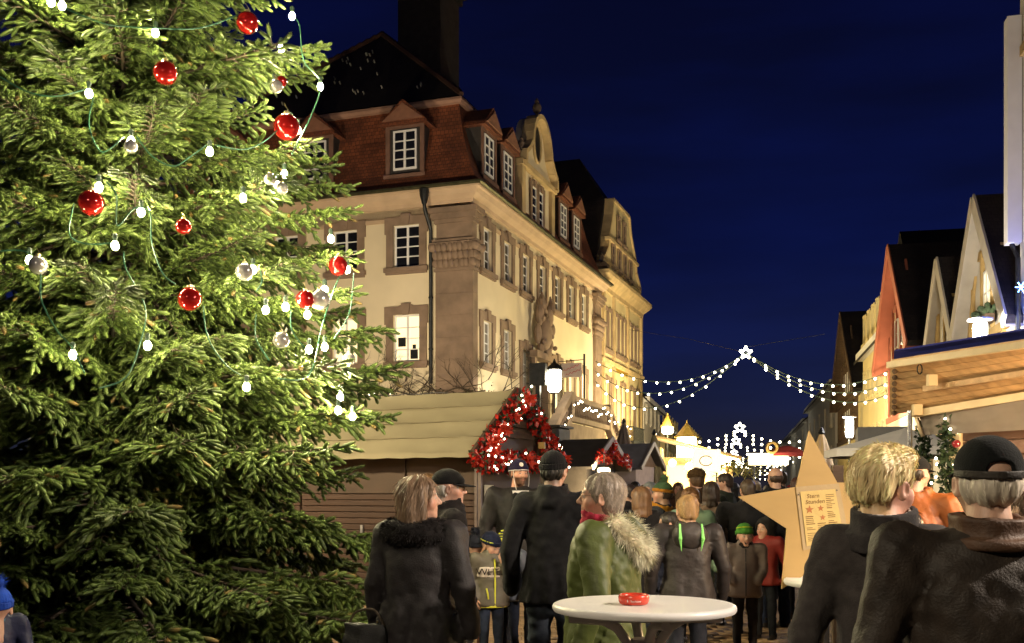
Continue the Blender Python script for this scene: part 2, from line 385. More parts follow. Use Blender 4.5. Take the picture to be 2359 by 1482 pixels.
# cornice, gutter
m = MB(); rect = (-LW, 0, 0, LY)
ring_sweep(m, rect, [(0, 12.3), (.05, 12.3), (.05, 12.45), (.0, 12.47), (.0, 12.78), (.12, 12.80), (.14, 12.95), (.34, 13.1), (.42, 13.26), (.50, 13.30), (.50, 13.40), (0, 13.42)])
m.build('cornice', pm('cornice_stone', (.52, .38, .25), .85, .1, 1.5, .2), th)
gt = MB(); ring_sweep(gt, rect, [(.52, 13.36), (.60, 13.34), (.66, 13.40), (.66, 13.47), (.52, 13.47)], True)
gt.build('gutter', green_metal, th)
# corner pilasters
def pilaster(name, x0, x1, y0, y1):
    p = MB(); p.box(x0+.02, x1-.02, y0+.02, y1-.02, 0, 10.2)
    for k in range(12): p.box(x0, x1, y0, y1, .85*k, .85*k+.835)
    for o, a, b in ((.05, 10.2, 10.3), (.10, 11.28, 11.42), (-.03, 11.42, 12.05), (.05, 12.05, 12.2), (.14, 12.2, 12.42), (.22, 12.42, 12.62)): p.box(x0-o, x1+o, y0-o, y1+o, a, b)
    n = 6; pr = [(0, 10.3), (.03, 10.5), (.01, 10.55), (.10, 10.9), (.06, 10.95), (.20, 11.28)]
    ring_sweep(p, (x0, x1, y0, y1), pr)
    rr = random.Random(5)
    for row, (z, o) in enumerate(((10.5, .03), (10.8, .08), (11.1, .15))):
        for t in np.arange(x0, x1+.01, .22): p.ball((t+rr.uniform(-.03, .03), y0-o, z), .13, 7, 5, (1, .8, 1.4))
        for t in np.arange(y0, y1+.01, .22): p.ball((x1+o, t, z), .13, 7, 5, (.8, 1, 1.4))
    for (cx, cy) in ((x0-.08, y0-.08), (x1+.1, y0-.1), (x1+.1, y1+.08)): p.ball((cx, cy, 11.12), .2, 8, 6, (1, 1, .9))
    return p.build(name, stone, th, True)
pilaster('pilaster', -1.42, .14, -.16, .36); pilaster('pilaster', -.05, .16, 18.15, 19.55)
# rain pipe
p = MB(); X = -1.72
p.lathe([(.05, 12.75), (.10, 12.78), (.17, 13.05), (.2, 13.32), (.18, 13.34)], 10, Matrix.Translation((X, -.55, 0)))
p.tube([(X, -.55, 12.8), (X, -.5, 12.55), (X+.08, -.2, 12.0), (X+.08, -.1, 11.8), (X+.08, -.1, 5.9)], .075, 8)
for z in (11.2, 9.2, 7.2): p.lathe([(.1, z), (.1, z+.06)], 8, Matrix.Translation((X+.08, -.1, 0)))
p.build('rain_pipe', dark_metal, th, True)
# mansard roof
m = MB(); ring_sweep(m, rect, [(.60, 13.46), (.28, 13.72), (-.02, 14.2), (-.30, 14.9), (-.58, 15.8), (-.86, 17.02)])
me = m.mesh('mansard', tile_red); uv_planar(me); mans = link('mansard', me, th)
m = MB(); ring_sweep(m, rect, [(-.90, 16.98), (-.70, 17.02), (-.64, 17.12), (-.66, 17.22), (-.80, 17.3)])
m.build('roof_moulding', pm('moulding_wood', (.30, .17, .12), .8, .15, 2, .2), mans)
a = .68; zb = 17.28; xr = -LW/2; zr = 22.7; i6 = 6.0
m = MB(); q = [(-LW+a, a, zb), (-a, a, zb), (-a, LY-a, zb), (-LW+a, LY-a, zb), (xr, i6, zr), (xr, LY-i6, zr)]
m.add(q, [(0, 1, 4), (1, 2, 5, 4), (2, 3, 5), (3, 0, 4, 5)])
me = m.mesh('upper_roof', tile_dark); uv_planar(me); up = link('upper_roof', me, th)  # same tile as the mansard, darkened to stand for its weaker light
m = MB()
for A_, B_ in ((0, 4), (1, 4), (2, 5), (3, 5), (4, 5)):
    pa, pb = Vector(q[A_]), Vector(q[B_]); n = int((pb-pa).length/.4)
    for k in range(n): 
        c0 = pa.lerp(pb, k/n); c1 = pa.lerp(pb, (k+1.1)/n); m.tube([c0+Vector((0, 0, .02)), c1+Vector((0, 0, .06))], [.11, .14], 6)
m.build('ridge_tiles', tile_red, up)
m = MB()
rr = random.Random(9)
for k in range(34):   # snow hooks
    s = rr.uniform(0, 1); u = rr.uniform(.12, .85); x = (-LW+a)*(1-s)+(-a)*s; zz = zb+(zr-zb)*u*.9; yy = a+(i6-a)*u*.9; x = x*(1-u)+xr*u
    m.bar((x, yy-.02, zz), (x, yy-.12, zz+.10), .05)
m.build('snow_hooks', pm('zinc', (.13, .13, .12), .6, .1), up)
# chimney on the roof
m = MB(); m.box(-7.4, -5.15, 9.0, 11.4, 19.5, 26.2); m.box(-7.55, -5.0, 8.85, 11.55, 26.2, 26.55); m.box(-7.7, -4.85, 8.7, 11.7, 26.55, 26.8); m.box(-7.3, -5.25, 9.1, 11.3, 26.8, 27.5)
m.build('chimney', pm('chimney_brick', (.035, .026, .02), .9, .3, 3, .3), th)
# dormers
w_dorm = window_set('dormer', 1.0, 1.55, cas=0, inset=-.04)
def dormer(x, y, rz):
    d = MB(); W = .74
    d.box(-W, W, 0, 1.6, 14.15, 16.1)                   # body into the roof
    d.prism([(-W-.02, 14.0), (W+.02, 14.0), (W+.02, 14.15), (-W-.02, 14.15)], -.1, 1.2)
    o = d.build('dormer', slate, th, loc=(x, y, 0), rot=(0, 0, rz))
    d = MB(); d.prism([(-W-.28, 16.06), (W+.28, 16.06), (W+.16, 16.24), (.10, 16.95), (0, 17.0), (-.10, 16.95), (-W-.16, 16.24)], -.24, 2.2)
    me = d.mesh('dormer_roof', tile_red); uv_planar(me); link('dormer_roof', me, o)
    d = MB(); d.prism([(-W-.14, 16.2), (W+.14, 16.2), (0, 16.86)], -.30, -.245); d.build('pediment', pm('pediment_wood', (.22, .10, .06), .8, .2, 3, .2), o)
    d = MB()
    for s in (-1, 1): d.prism([(s*W-.09, 14.15), (s*W+.09, 14.15), (s*W+.09, 16.06), (s*W-.09, 16.06)], -.06, .0)
    d.prism([(-W+.09, 15.95), (W-.09, 15.95), (W-.09, 16.06), (-W+.09, 16.06)], -.05, 0); d.prism([(-W-.15, 14.0), (W+.15, 14.0), (W+.15, 14.14), (-W-.15, 14.14)], -.14, -.1)
    d.build('dormer_casing', pm('dormer_wood', (.16, .085, .06), .8, .2, 3, .2), o)
    wn = link('window', w_dorm['frame'], o, (0, 0, 14.32))
    for i in range(2):
        for j in range(4): link('pane', w_dorm['pane']['dark'], wn, (-.5+.25+.5*i, 0, .07+(1.55-.14)*(j+.5)/4))
for x in (-2.75, -6.75, -10.75): dormer(x, -.05, 0)
for y in (1.75, 4.0, 12.2, 14.6): dormer(.05, y, R(90))
# street gable of the town hall
GY0, GY1 = 5.5, 10.3; gc = (GY0+GY1)/2
gab = [(GY0, 13.3), (GY1, 13.3), (GY1, 16.0), (GY1-.1, 16.1), (GY1-.1, 16.5), (GY1-.5, 16.75)]
gab += [(gc+1.15*math.cos(t)*1.25, 16.75+.2+1.75*math.sin(t)) for t in np.linspace(.15, math.pi-.15, 13)]
gab += [(GY0+.5, 16.75), (GY0+.1, 16.5), (GY0+.1, 16.1), (GY0, 16.0)]
m = MB(); m.prism(gab, -.06, .5, Mside @ Matrix.Identity(4)); o = m.build('gable', plaster, th)
m = MB()
for (u0, z0), (u1, z1) in zip(gab[2:], gab[3:]): 
    m.bar((.15, u0, z0), (.15, u1, z1), .55, .2, (0, 0, 1))
m.bar((.10, GY0-.15, 16.02), (.10, GY1+.15, 16.02), .4, .24); m.box(-.1, .22, GY0-.02, GY0+.45, 13.3, 15.9); m.box(-.1, .22, GY1-.45, GY1+.02, 13.3, 15.9)
m.build('gable_moulding', stoney, o)
m = MB(); el = [(gc+.52*math.cos(t), 17.55+.85*math.sin(t)) for t in np.linspace(0, 2*math.pi, 24, endpoint=False)]
m.prism(el, -.10, -.05, Mside); m.build('oval_niche_shade', dark_metal, o)  # flat dark oval put in for the shade of the niche
m = MB(); m.tube([(.12, u, z) for u, z in el+el[:1]], .07, 6, False); m.build('oval_frame', stoney, o)
m = MB(); m.lathe(urn(.9), 12, Matrix.Translation((.1, gc, 18.7))); m.build('finial_urn', stoned, o, True)
for yy in (GY0+.1, GY1-.1):
    m = MB(); m.lathe(urn(.62), 10, Matrix.Translation((.12, yy, 16.5))); m.build('shoulder_urn', stone, o, True)
w_gab = window_set('gab', .62, 1.7, nc=1, nr=4, cas=.22, ear=.03, key_h=.05, inset=-.02)
for yy in (gc-.5, gc+.5): put_window(th, .1, yy, 13.75, R(90), w_gab, 'dark')
m = MB(); m.prism([(GY0, 13.4), (GY1, 13.4), (GY1, 15.9), (gc, 18.0), (GY0, 15.9)], .5, 5.0, Mside); me = m.mesh('gable_roof', tile_red); uv_planar(me); link('gable_roof', me, o)
# portal with coat of arms sculpture
m = MB()
m.box(0, .35, 6.85, 7.2, 4.6, 7.7); m.box(0, .35, 8.8, 9.15, 4.6, 7.7); m.box(0, .55, 6.6, 9.4, 7.7, 8.0); m.build('portal', stone, th)
m = MB(); m.box(-.3, -.2, 7.2, 8.8, 4.6, 7.6); m.build('portal_door', timber, th)
m = MB(); rr = random.Random(12)
m.ball((.45, 8.0, 8.9), .55, 12, 9, (.6, 1, 1.4))
for (dy, dz, r, sx, sy, sz) in ((-.75, 9.7, .34, .6, .7, 1.6), (.55, 9.75, .36, .6, .9, 1.5), (.95, 9.2, .3, .6, 1, 1.1), (-.85, 8.8, .3, .6, .8, 1.6), (.0, 9.9, .3, .7, 1, .9), (.9, 8.5, .25, .6, 1, 1.2), (-.5, 8.2, .25, .7, 1, 1.3), (.3, 8.15, .28, .7, 1, 1.1)):
    m.ball((.42+rr.uniform(-.05, .1), 8.0+dy, dz), r, 9, 7, (sx, sy, sz))
for k in range(16): m.ball((.6+rr.uniform(-.1, .12), 8.0+rr.uniform(-.8, .8), rr.uniform(8.1, 10.0)), rr.uniform(.08, .16), 7, 5)
for s in (-1, 1): m.tube([(.5, 8+s*.6, 10.0), (.55, 8+s*.75, 10.35), (.5, 8+s*.62, 10.7)], [.25, .16, .03], 7)
m.build('coat_of_arms_sculpture', stone, th, True)
# outside stairs with balustrade
st = pm('stair_stone', (.17, .12, .085), .9, .25, 2, .35, 9)
stair = MB(); X0, X1, Y0, Y1, ZL0 = .4, 2.6, 4.2, 10.6, 4.6
stair.box(X0, X1, Y0, Y1, 0, ZL0)
n = 24
for k in range(n):
    z1 = ZL0 - ZL0*(k+1)/(n+1); stair.box(X0, X1, Y0-.30*(k+1), Y0-.30*k, 0, z1); stair.box(X0, X1, Y1+.30*k, Y1+.30*(k+1), 0, z1)
so = stair.build('staircase', st, th)
m = MB(); zt = ZL0+1.0; s = ZL0/(.30*(n+1))
m.bar((X1+.12, Y0, zt), (X1+.12, Y1, zt), .3, .2); m.bar((X1+.12, Y0, ZL0+.12), (X1+.12, Y1, ZL0+.12), .3, .2)
for yy in (Y0-.05, Y1+.05): m.box(X1-.05, X1+.3, yy-.2, yy+.2, ZL0, zt+.22)
for d, yy in ((-1, Y0-.2), (1, Y1+.2)):
    m.bar((X1+.12, yy, zt+.02), (X1+.12, yy+d*7.2, zt-7.2*s), .36, .26); m.bar((X1+.12, yy, ZL0+.1), (X1+.12, yy+d*7.2, ZL0+.1-7.2*s), .3, .3)
m.build('handrail', st, so)
bl = MB(); bl.lathe([(.06, 0), (.06, .06), (.035, .12), (.075, .32), (.07, .40), (.035, .55), (.035, .62), (.06, .66), (.06, .70)], 8); bme = bl.mesh('baluster', st, True)
k = Y0+.35
while k < Y1-.2: link('baluster', bme, so, (X1+.12, k, ZL0+.2)); k += .27
for d, yy in ((-1, Y0-.45), (1, Y1+.45)):
    for q_ in range(24): link('baluster', bme, so, (X1+.12, yy+d*q_*.28, ZL0+.18-(q_*.28+.25)*s))
# creeper along the front
cr = MB(); rr = random.Random(21)
def twig(p, d, ln, r, dep):
    pts = [Vector(p)]; dd = Vector(d)
    for k in range(5):
        dd = (dd + Vector((rr.uniform(-.35, .35), rr.uniform(-.12, .12), rr.uniform(-.3, .34)))).normalized(); pts.append(pts[-1]+dd*ln/5)
        if pts[-1].y > -.06: pts[-1].y = -.06
    cr.tube(pts, [r*(1-.15*k) for k in range(6)], 4, False)
    if dep > 0:
        for k in range(rr.randint(2, 4)):
            b = pts[rr.randint(1, 5)]; twig(b, dd+Vector((rr.uniform(-.9, .9), rr.uniform(-.2, .1), rr.uniform(-.5, .9))), ln*rr.uniform(.45, .7), r*.55, dep-1)
for x in np.arange(-9, 1.4, .42): twig((x, -.18, 5.25+rr.uniform(-.15, .3)), (rr.choice((-1, 1)), 0, rr.uniform(-.05, .35)), rr.uniform(1.2, 2.2), .04, 3)
cre = empty('creeper', TH_O, TH_A, 'bare winter creeper branches on the town hall front above the tarpaulin roof', 'creeper')
cr.build('branches', pm('bark', (.07, .05, .032), .95, .3, 8, .3), cre)
lf = MB()
for k in range(420):
    x = rr.gauss(-1.4, 1.1) if k % 2 else rr.uniform(-7, 1); z = 5.35 + abs(rr.gauss(0, .17)); a1, a2 = rr.uniform(0, 6.28), rr.uniform(-.6, .6)
    M_ = Matrix.Translation((x, -.22+rr.uniform(-.1, .12), z)) @ Euler((a2, rr.uniform(-1, 1), a1)).to_matrix().to_4x4()
    lf.add([(-.05, 0, 0), (0, -.035, .0), (.07, 0, .015), (0, .035, 0)], [(0, 1, 2, 3)], M_)
lf.build('leaves', pm('withered_leaf', (.06, .055, .02), .8, .4, 5, 0), cre)
# ------------------------------------------------------------------ gabled stone house behind the town hall
gh = empty('gabled_stone_house', TH_O + Matrix.Rotation(TH_A, 3, 'Z') @ Vector((0, 20.0, 0)), TH_A, 'tall yellow stone house with scrolled gable behind the town hall', 'building')
GL = 10.6
w_g1 = window_set('g1', .62, 2.2, nc=1, nr=2, cas=.16, ear=0, key_h=.03, fr=stone, st=stone)
w_g2 = window_set('g2', .95, 2.6, nc=2, nr=3, cas=.2, ear=.02, key_h=.05, st=stone)
m = MB(); y1s = [.9, 2.0, 3.6, 4.6, 5.6, 7.2, 8.2, 9.3]; y2s = [1.3, 2.9, 5.3, 7.7, 9.3]
ops = [(y-.31, y+.31, 10.0, 12.2) for y in y1s] + [(y-.475, y+.475, 5.6, 8.2) for y in y2s]
facade(m, GL, 0, 13.7, ops, M=Mside)
m.add([(0, 0, 0), (-9, 0, 0), (-9, 0, 13.7), (0, 0, 13.7)], [(0, 1, 2, 3)])
m.build('wall', plaster2, gh)
for y in y1s: put_window(gh, 0, y, 10.0, R(90), w_g1, 'dark')
for y in y2s: put_window(gh, 0, y, 5.6, R(90), w_g2, 'dark')
m = MB()
prof = [(0, 13.2), (.1, 13.25), (.12, 13.5), (.45, 13.8), (.6, 14.0), (.6, 14.2), (0, 14.3)]
ring_sweep(m, (-9, 0, -.02, GL), prof); ring_sweep(m, (-9, 0, 0, GL), [(0, 9.1), (.15, 9.15), (.2, 9.35), (0, 9.45)])
for y in (.3, 2.75, 6.4, GL-.3): m.box(0, .14, y-.16, y+.16, 4, 13.2)
m.build('cornice', stoney, gh)
gp = [(.5, 14.3), (GL-.5, 14.3), (GL-.6, 15.2), (8.9, 15.9), (8.7, 16.6), (7.3, 18.0), (6.9, 19.0), (2.7, 19.0), (2.4, 18.0), (1.6, 16.6), (1.4, 15.9), (.6, 15.2)]
w_g3 = window_set('g3', .5, 1.25, nc=1, nr=2, cas=.14, ear=0, key_h=.02, fr=stone, st=stone, inset=-.03)
m = MB(); m.prism(gp, .0, .5, Mside); ga = m.build('gable', plaster2, gh)
m = MB()
for (u0, z0), (u1, z1) in zip(gp[1:], gp[2:]+gp[:1]): m.bar((-.2, u0, z0), (-.2, u1, z1), .62, .16)
m.bar((.05, 1.2, 16.4), (.05, 9.0, 16.4), .3, .18); m.bar((.05, .6, 15.0), (.05, 10, 15.0), .2, .12); m.build('gable_moulding', stoney, ga)
for y in (2.6, 4.1, 5.6, 7.1): put_window(gh, .06, y, 14.85 if 0 else 15.05, R(90), w_g3, 'dark')
for y in (3.9, 5.4): put_window(gh, .06, y, 16.85, R(90), w_g3, 'dark')
m = MB(); zr2 = 22.3
m.add([(-.4, 0, 14.2), (-.4, GL, 14.2), (-9, GL, 14.2), (-9, 0, 14.2), (-.45, 2.5, 19.0), (-.45, 7.1, 19.0), (-2.6, 4.8, zr2), (-9, 4.8, zr2)], [(0, 4, 6, 7, 3), (4, 5, 6), (1, 2, 7, 6, 5), (3, 7, 2), (0, 1, 5, 4)])
me = m.mesh('roof', tile_dark); uv_planar(me); link('roof', me, gh)
m = MB(); m.box(.05, 1.1, 3.6, 6.6, 4.6, 4.8); 
for y in np.arange(3.65, 6.6, .2): m.bar((1.05, y, 4.8), (1.05, y, 5.6), .035)
m.bar((1.05, 3.6, 5.62), (1.05, 6.6, 5.62), .06); m.bar((.05, 3.62, 5.62), (1.05, 3.62, 5.62), .06); m.build('balcony', dark_metal, gh)
m = MB(); m.box(0, .7, 2.2, 8.2, 0, 4.3); m.box(-.02, .8, 2.1, 8.3, 4.3, 4.6); m.build('porch', plaster2, gh)
m = MB(); ar = [(4.6, 0), (6.2, 0), (6.2, 2.6)] + [(5.4+.8*math.cos(t), 2.6+.8*math.sin(t)) for t in np.linspace(.2, math.pi-.2, 8)] + [(4.6, 2.6)]
m.prism(ar, -.74, -.70, Mside); m.build('arched_doorway', emat('doorway_glow', (1, .75, .3), .9), gh)
m = MB(); rr = random.Random(4)
for k in range(14): 
    y = 3.2+.25*k; m.tube([(.1, y, 8.95), (.1, y+.05, 9.1), (.1, y+.15, 8.85), (.1, y+.2, 9.05)], .02, 4)
m.build('gilt_lettering', pm('gilt', (.6, .4, .08), .35, .1, metal=.8), gh)
m = MB(); m.box(-.3, .3, -.35, .25, 13.3, 14.4); m.box(-.4, .4, -.45, .35, 14.4, 14.6); m.lathe(urn(.7), 10, Matrix.Translation((0, -.05, 14.6))); m.build('corner_urn', stoned, gh, True)
# ------------------------------------------------------------------ plain street houses
def eaves_house(name, label, loc, rz, L_, H, ridge, depth, wallm, roofm, cols, rows, lit=(), side=1, ww=.9, wh=1.4, zs0=3.6, dz=3.0, group=None):
    """house with its eaves to the street: facade on the local plane x=0, outside = -x for side=1, +x for side=-1"""
    h = empty(name, loc, rz, label, 'building', group)
    S = window_set(name+label, ww, wh, nc=2, nr=2, cas=.10, ear=0, key_h=0, proud=.04, st=wallm if wallm is not plasterg else board_pale)
    rot = R(-90) if side == 1 else R(90)
    M = Matrix.Rotation(rot, 4, 'Z')
    m = MB(); ops = []; ctr = []
    for i in range(cols):
        for j in range(rows):
            y = L_*(i+.5)/cols; z = zs0+dz*j; ctr.append((y, z, (i, j) in lit)); u = -y if side == 1 else y
            ops.append((u-ww/2, u+ww/2, z, z+wh))
    if side == 1: facade(m, 0, 0, H, ops, M=M, u0=-L_)
    else: facade(m, L_, 0, H, ops, M=M)
    d = depth*side
    m.add([(0, 0, 0), (d, 0, 0), (d, 0, H), (d/2, 0, ridge), (0, 0, H), (0, L_, 0), (d, L_, 0), (d, L_, H), (d/2, L_, ridge), (0, L_, H)], [(0, 1, 2, 3, 4), (9, 8, 7, 6, 5)])
    m.build('wall', wallm, h)
    for y, z, l_ in ctr: put_window(h, 0, y, z, rot, S, 'lit' if l_ else 'dark')
    ov = .45; sl = (ridge-H)/(depth/2)
    m = MB(); e = [(-ov*side, H-ov*sl), (d/2, ridge), (d+ov*side, H-ov*sl), (d+ov*side, H-ov*sl-.14), (d/2, ridge-.18), (-ov*side, H-ov*sl-.14)]
    m.prism(e, -.35, L_+.35); me = m.mesh('roof', roofm); uv_planar(me); link('roof', me, h)
    m = MB(); m.box(*sorted((-.38*side, 0)), 0, L_, H-.42, H-.05); m.build('cornice', white_paint if wallm is not plasterg else wallm, h)
    return h
def timber_gable(name, label, loc, rz, L_, H, apex, depth, beam, roofm, barge, soffit=.9, wall=plasterw, lit=(), nrow=3, flower=False):
    """half-timbered house, gable to the street: facade plane x=0 facing -x, y along the street"""
    h = empty(name, loc, rz, label, 'building')
    rot = R(-90); M = Matrix.Rotation(rot, 4, 'Z'); c = L_/2
    m = MB(); m.add([(0, 0, 0), (0, L_, 0), (0, L_, H), (0, c, apex), (0, 0, H), (depth, 0, 0), (depth, 0, H), (depth, L_, 0), (depth, L_, H), (depth, c, apex)],
                    [(4, 3, 2, 1, 0), (0, 5, 6, 4), (1, 2, 8, 7), (5, 7, 8, 9, 6)])
    m.build('wall', wall, h)
    S = window_set(name+label, .85, 1.25, nc=2, nr=2, cas=0, inset=-.05)
    def beamo(a, b, w=.18):
        k = MB(); k.bar((-.03, *a), (-.03, *b), .09, w, (1, 0, 0)) if 0 else k.bar((-.03, *a), (-.03, *b), w if abs(a[0]-b[0]) < 1e-6 else .09, .09 if abs(a[0]-b[0]) < 1e-6 else w); k.build('beam', beam, h)
    z = H-2.7; lev = []
    while z < apex-1.2:
        half = c if z <= H else c*(apex-z)/(apex-H); lev.append((z, half)); z += 2.35
    for (z, half) in lev:
        beamo((c-half+.05, z), (c+half-.05, z), .24)
    for (z, half), nx in zip(lev, lev[1:]+[None]):
        zt = nx[0] if nx else min(z+2.2, apex-.5); n = max(2, int(half*2/1.05))
        for k in range(n+1):
            y = c-half+half*2*k/n; lim = apex-(abs(y-c)/c)*(apex-H) if zt > H else zt
            t = min(zt, lim-.1)
            if t > z+.3 and abs(y-c) < half-.05: beamo((y, z+.12), (y, t), .16)
        for s in (-1, 1):
            if half > 1.5: beamo((c+s*(half-.3)*.9, z+.2), (c+s*(half-.3)*.55, zt-.2), .15)
    k = 0
    for j, (z, half) in enumerate(lev):
        n = 3 if half > 2.2 else (2 if half > 1.15 else 1)
        zt = z+.55+1.25; ht = c if zt <= H else c*(apex-zt)/(apex-H)
        for i in range(n):
            y = c + (i-(n-1)/2)*1.25
            if abs(y-c)+.55 > ht: k += 1; continue
            put_window(h, 0, y, z+.55, rot, S, 'lit' if k in lit else 'dark'); k += 1
    # roof slopes with overhang and barge boards
    sl = (apex-H)/c; ov = .5
    m = MB()
    for s in (-1, 1):
        a = [(-soffit, c, apex+.2), (depth, c, apex+.2), (depth, c+s*(c+ov), H-ov*sl+.2), (-soffit, c+s*(c+ov), H-ov*sl+.2)]
        b = [(x, y, z_-.2) for x, y, z_ in a]; f = [(0, 1, 2, 3), (7, 6, 5, 4), (0, 3, 7, 4), (1, 5, 6, 2), (2, 6, 7, 3)]
        m.add(a+b, f if s == -1 else [tuple(reversed(q)) for q in f])
    me = m.mesh('roof', roofm); uv_planar(me); link('roof', me, h)
    for s in (-1, 1):
        m = MB(); a = [(-soffit, c, apex-.02), (-.0, c, apex-.02), (0, c+s*(c+ov), H-ov*sl-.02), (-soffit, c+s*(c+ov), H-ov*sl-.02)]; b = [(x, y, z_-.06) for x, y, z_ in a]
        f = [(0, 1, 2, 3), (7, 6, 5, 4), (0, 3, 7, 4), (0, 4, 5, 1), (1, 5, 6, 2), (2, 6, 7, 3)]; m.add(a+b, f if s == -1 else [tuple(reversed(q)) for q in f]); m.build('soffit_board', barge, h)
        m = MB(); m.bar((-soffit-.03, c, apex+.05), (-soffit-.03, c+s*(c+ov), H-ov*sl+.05), .06, .42); m.build('barge_board', barge, h)
    if flower:
        m = MB(); m.box(-.35, -.12, c-1.1, c+.4, lev[1][0]+.2, lev[1][0]+.42); fb = m.build('flower_box', timber, h)
        m = MB(); rr = random.Random(2)
        for k in range(50): m.ball((-.25+rr.uniform(-.15, .15), c+rr.uniform(-1.1, .4), lev[1][0]+.5+rr.uniform(-.1, .15)), .09, 5, 4)
        m.build('flower_box_plants', pm('box_plant', (.03, .05, .02), .9, .3), fb)
    return h
ST_A = -math.atan(.2125)
def street_pt(px, off=0.0, base=7.0):
    """point on the right-hand house line at a bearing"""
    D = base*FPX/(px-1690.0); return Vector((base+.2125*D+off, D, 0))
def row_house(px_far): return street_pt(px_far)
# ------------------------------------------------------------------ right-hand row of houses
def along(px0, px1): return (street_pt(px1)-street_pt(px0)).length
hA = timber_gable('half_timbered_house', 'cut off half-timbered house with white corner board at the right edge', street_pt(2640), ST_A, along(2640, 2350), 15.0, 19.5, 10, timber_yel, tile_dark, white_paint, .3, wall=plasterw)
m = MB(); m.box(-.34, -.02, along(2640, 2350)-.25, along(2640, 2350)+.12, 7.7, 13.2); m.build('corner_board', white_paint, hA)
m = MB(); m.tube([(-.2, along(2640, 2350)-.05, 7.7), (-.12, along(2640, 2350)-.3, 7.3), (-.12, along(2640, 2350)-.3, 0)], .06, 8); m.build('rain_pipe', dark_metal, hA)
hB = timber_gable('half_timbered_house', 'white half-timbered house with tall pale gable and two lit windows', street_pt(2345), ST_A, along(2345, 2226), 6.3, 9.6, 12, timber_yel, tile_dark, board_pale, .4, lit=(3, 4), flower=True)
hC = timber_gable('half_timbered_house', 'small half-timbered house with narrow pale gable between the white and red gables', street_pt(2216), ST_A, along(2216, 2150), 6.3, 9.2, 12, timber_yel, tile_dark, board_pale, .3)
hD = timber_gable('half_timbered_house', 'half-timbered house with red painted gable boards', street_pt(2120), ST_A, along(2120, 2044), 7.6, 11.8, 13, timber_red, tile_dark, pm('red_board', (.42, .12, .06), .75, .1, 2, .1), .55, wall=pm('peach_plaster', (.62, .48, .32), .9, .08))
hE = eaves_house('plaster_house', 'yellow house with a dormer between the red gable and dark timbered house', street_pt(2040), ST_A, along(2040, 1988), 9.2, 15, 12, plaster2, tile_dark, 5, 3, side=1)
m = MB(); m.box(1.6, 4.2, 3.2, 6.2, 10.4, 13.2); dm = m.build('roof_dormer', plaster2, hE)
m = MB(); m.prism([(2.9, 13.2), (6.5, 13.2), (4.7, 14.8)], 1.3, 5.2, Matrix.Rotation(R(90), 4, 'Z') @ Matrix.Diagonal((1, -1, 1, 1))); m.build('dormer_roof', tile_dark, dm)
hF = timber_gable('half_timbered_house', 'brown half-timbered house with steep dark roof left of the yellow house', street_pt(1982), ST_A, along(1982, 1930), 7.6, 12.6, 14, timber, tile_dark, timber, .45, wall=plaster2)
hG = eaves_house('plaster_house', 'grey plain house left of the dark timbered house', street_pt(1924), ST_A, along(1924, 1862), 9.6, 14.0, 12, plasterg, tile_dark, 5, 2, lit=((1, 0),))
hH = eaves_house('plaster_house', 'dim grey house farther down the right side of the street', street_pt(1858), ST_A, along(1858, 1800), 9.0, 14.0, 12, plasterg, tile_dark, 5, 2)
hI = eaves_house('plaster_house', 'farthest dark house on the right side of the street', street_pt(1798), ST_A, 50, 9.5, 15.0, 12, plasterg, tile_dark, 6, 2)
# ------------------------------------------------------------------ far houses on the left
c0 = TH_O + Matrix.Rotation(TH_A, 3, 'Z') @ Vector((0, 31.5, 0))
LA = -math.atan(.235)
eaves_house('plaster_house', 'pale house with pointed roof next to the gabled stone house', c0, LA, 12, 8.2, 14.5, 12, plasterw, tile_dark, 4, 2, side=-1)
d_ = Vector((math.sin(-LA), math.cos(-LA), 0))
eaves_house('plaster_house', 'lower yellow lit house halfway down the left side', c0 + d_*12.8 + Vector((.3, 0, 0)), LA, 14, 7.0, 12, 12, plaster2, tile_dark, 5, 2, side=-1)
eaves_house('plaster_house', 'farthest yellow lit house on the left side of the street', c0 + d_*27.6 + Vector((1.2, 0, 0)), LA, 24, 6.5, 11, 12, plaster2, tile_dark, 7, 2, side=-1)
eaves_house('plaster_house', 'distant dark house closing the end of the street', Vector((22, 175, 0)), R(70), 30, 6, 11, 12, plasterg, tile_dark, 6, 2, side=-1)
# ------------------------------------------------------------------ lamps that light the square
def floodlight(loc, target, power, colour, label, spot=110, h=2.4):
    o = empty('floodlight', (loc[0], loc[1], 0), 0, label, 'floodlight', 'floodlights behind the stalls')
    d = (Vector(target)-Vector((loc[0], loc[1], h))); q = d.to_track_quat('-Z', 'Y')
    b = MB(); b.lathe([(.16, 0), (.16, .03), (.03, .06), (.03, h-.15)], 10); b.build('stand', dark_metal, o)
    b = MB(); b.box(-.2, .2, -.14, .14, .02, .16); b.box(-.17, .17, -.11, .11, .16, .22); hd = b.build('housing', dark_metal, o); hd.location = (0, 0, h); hd.rotation_euler = q.to_euler()
    b = MB(); b.box(-.18, .18, -.12, .12, .005, .018); ln = b.build('lens', emat('flood_lens', colour, 8), hd)
    l = lamp('flood_light', 'SPOT', (0, 0, -.05), power, colour, .15, hd, spot=spot, blend=.7)
    return o
floodlight((-9.5, 26, 0), (-7.5, 42, 11), 5000, (1, .80, .52), 'floodlight on a stand behind the tarpaulin stall, aimed at the town hall front', 74)
floodlight((-2.6, 24, 0), (-4.5, 41, 10.5), 4300, (1, .80, .52), 'second floodlight on a stand behind the tarpaulin stall', 80)
floodlight((8.6, 38.5, 0), (1.2, 45.5, 9), 6200, (1, .84, .64), 'floodlight in the street aimed at the town hall side', 130)
floodlight((10.5, 54, 0), (6, 66, 9.5), 6500, (1, .80, .48), 'floodlight in the street aimed at the gabled stone house', 120)
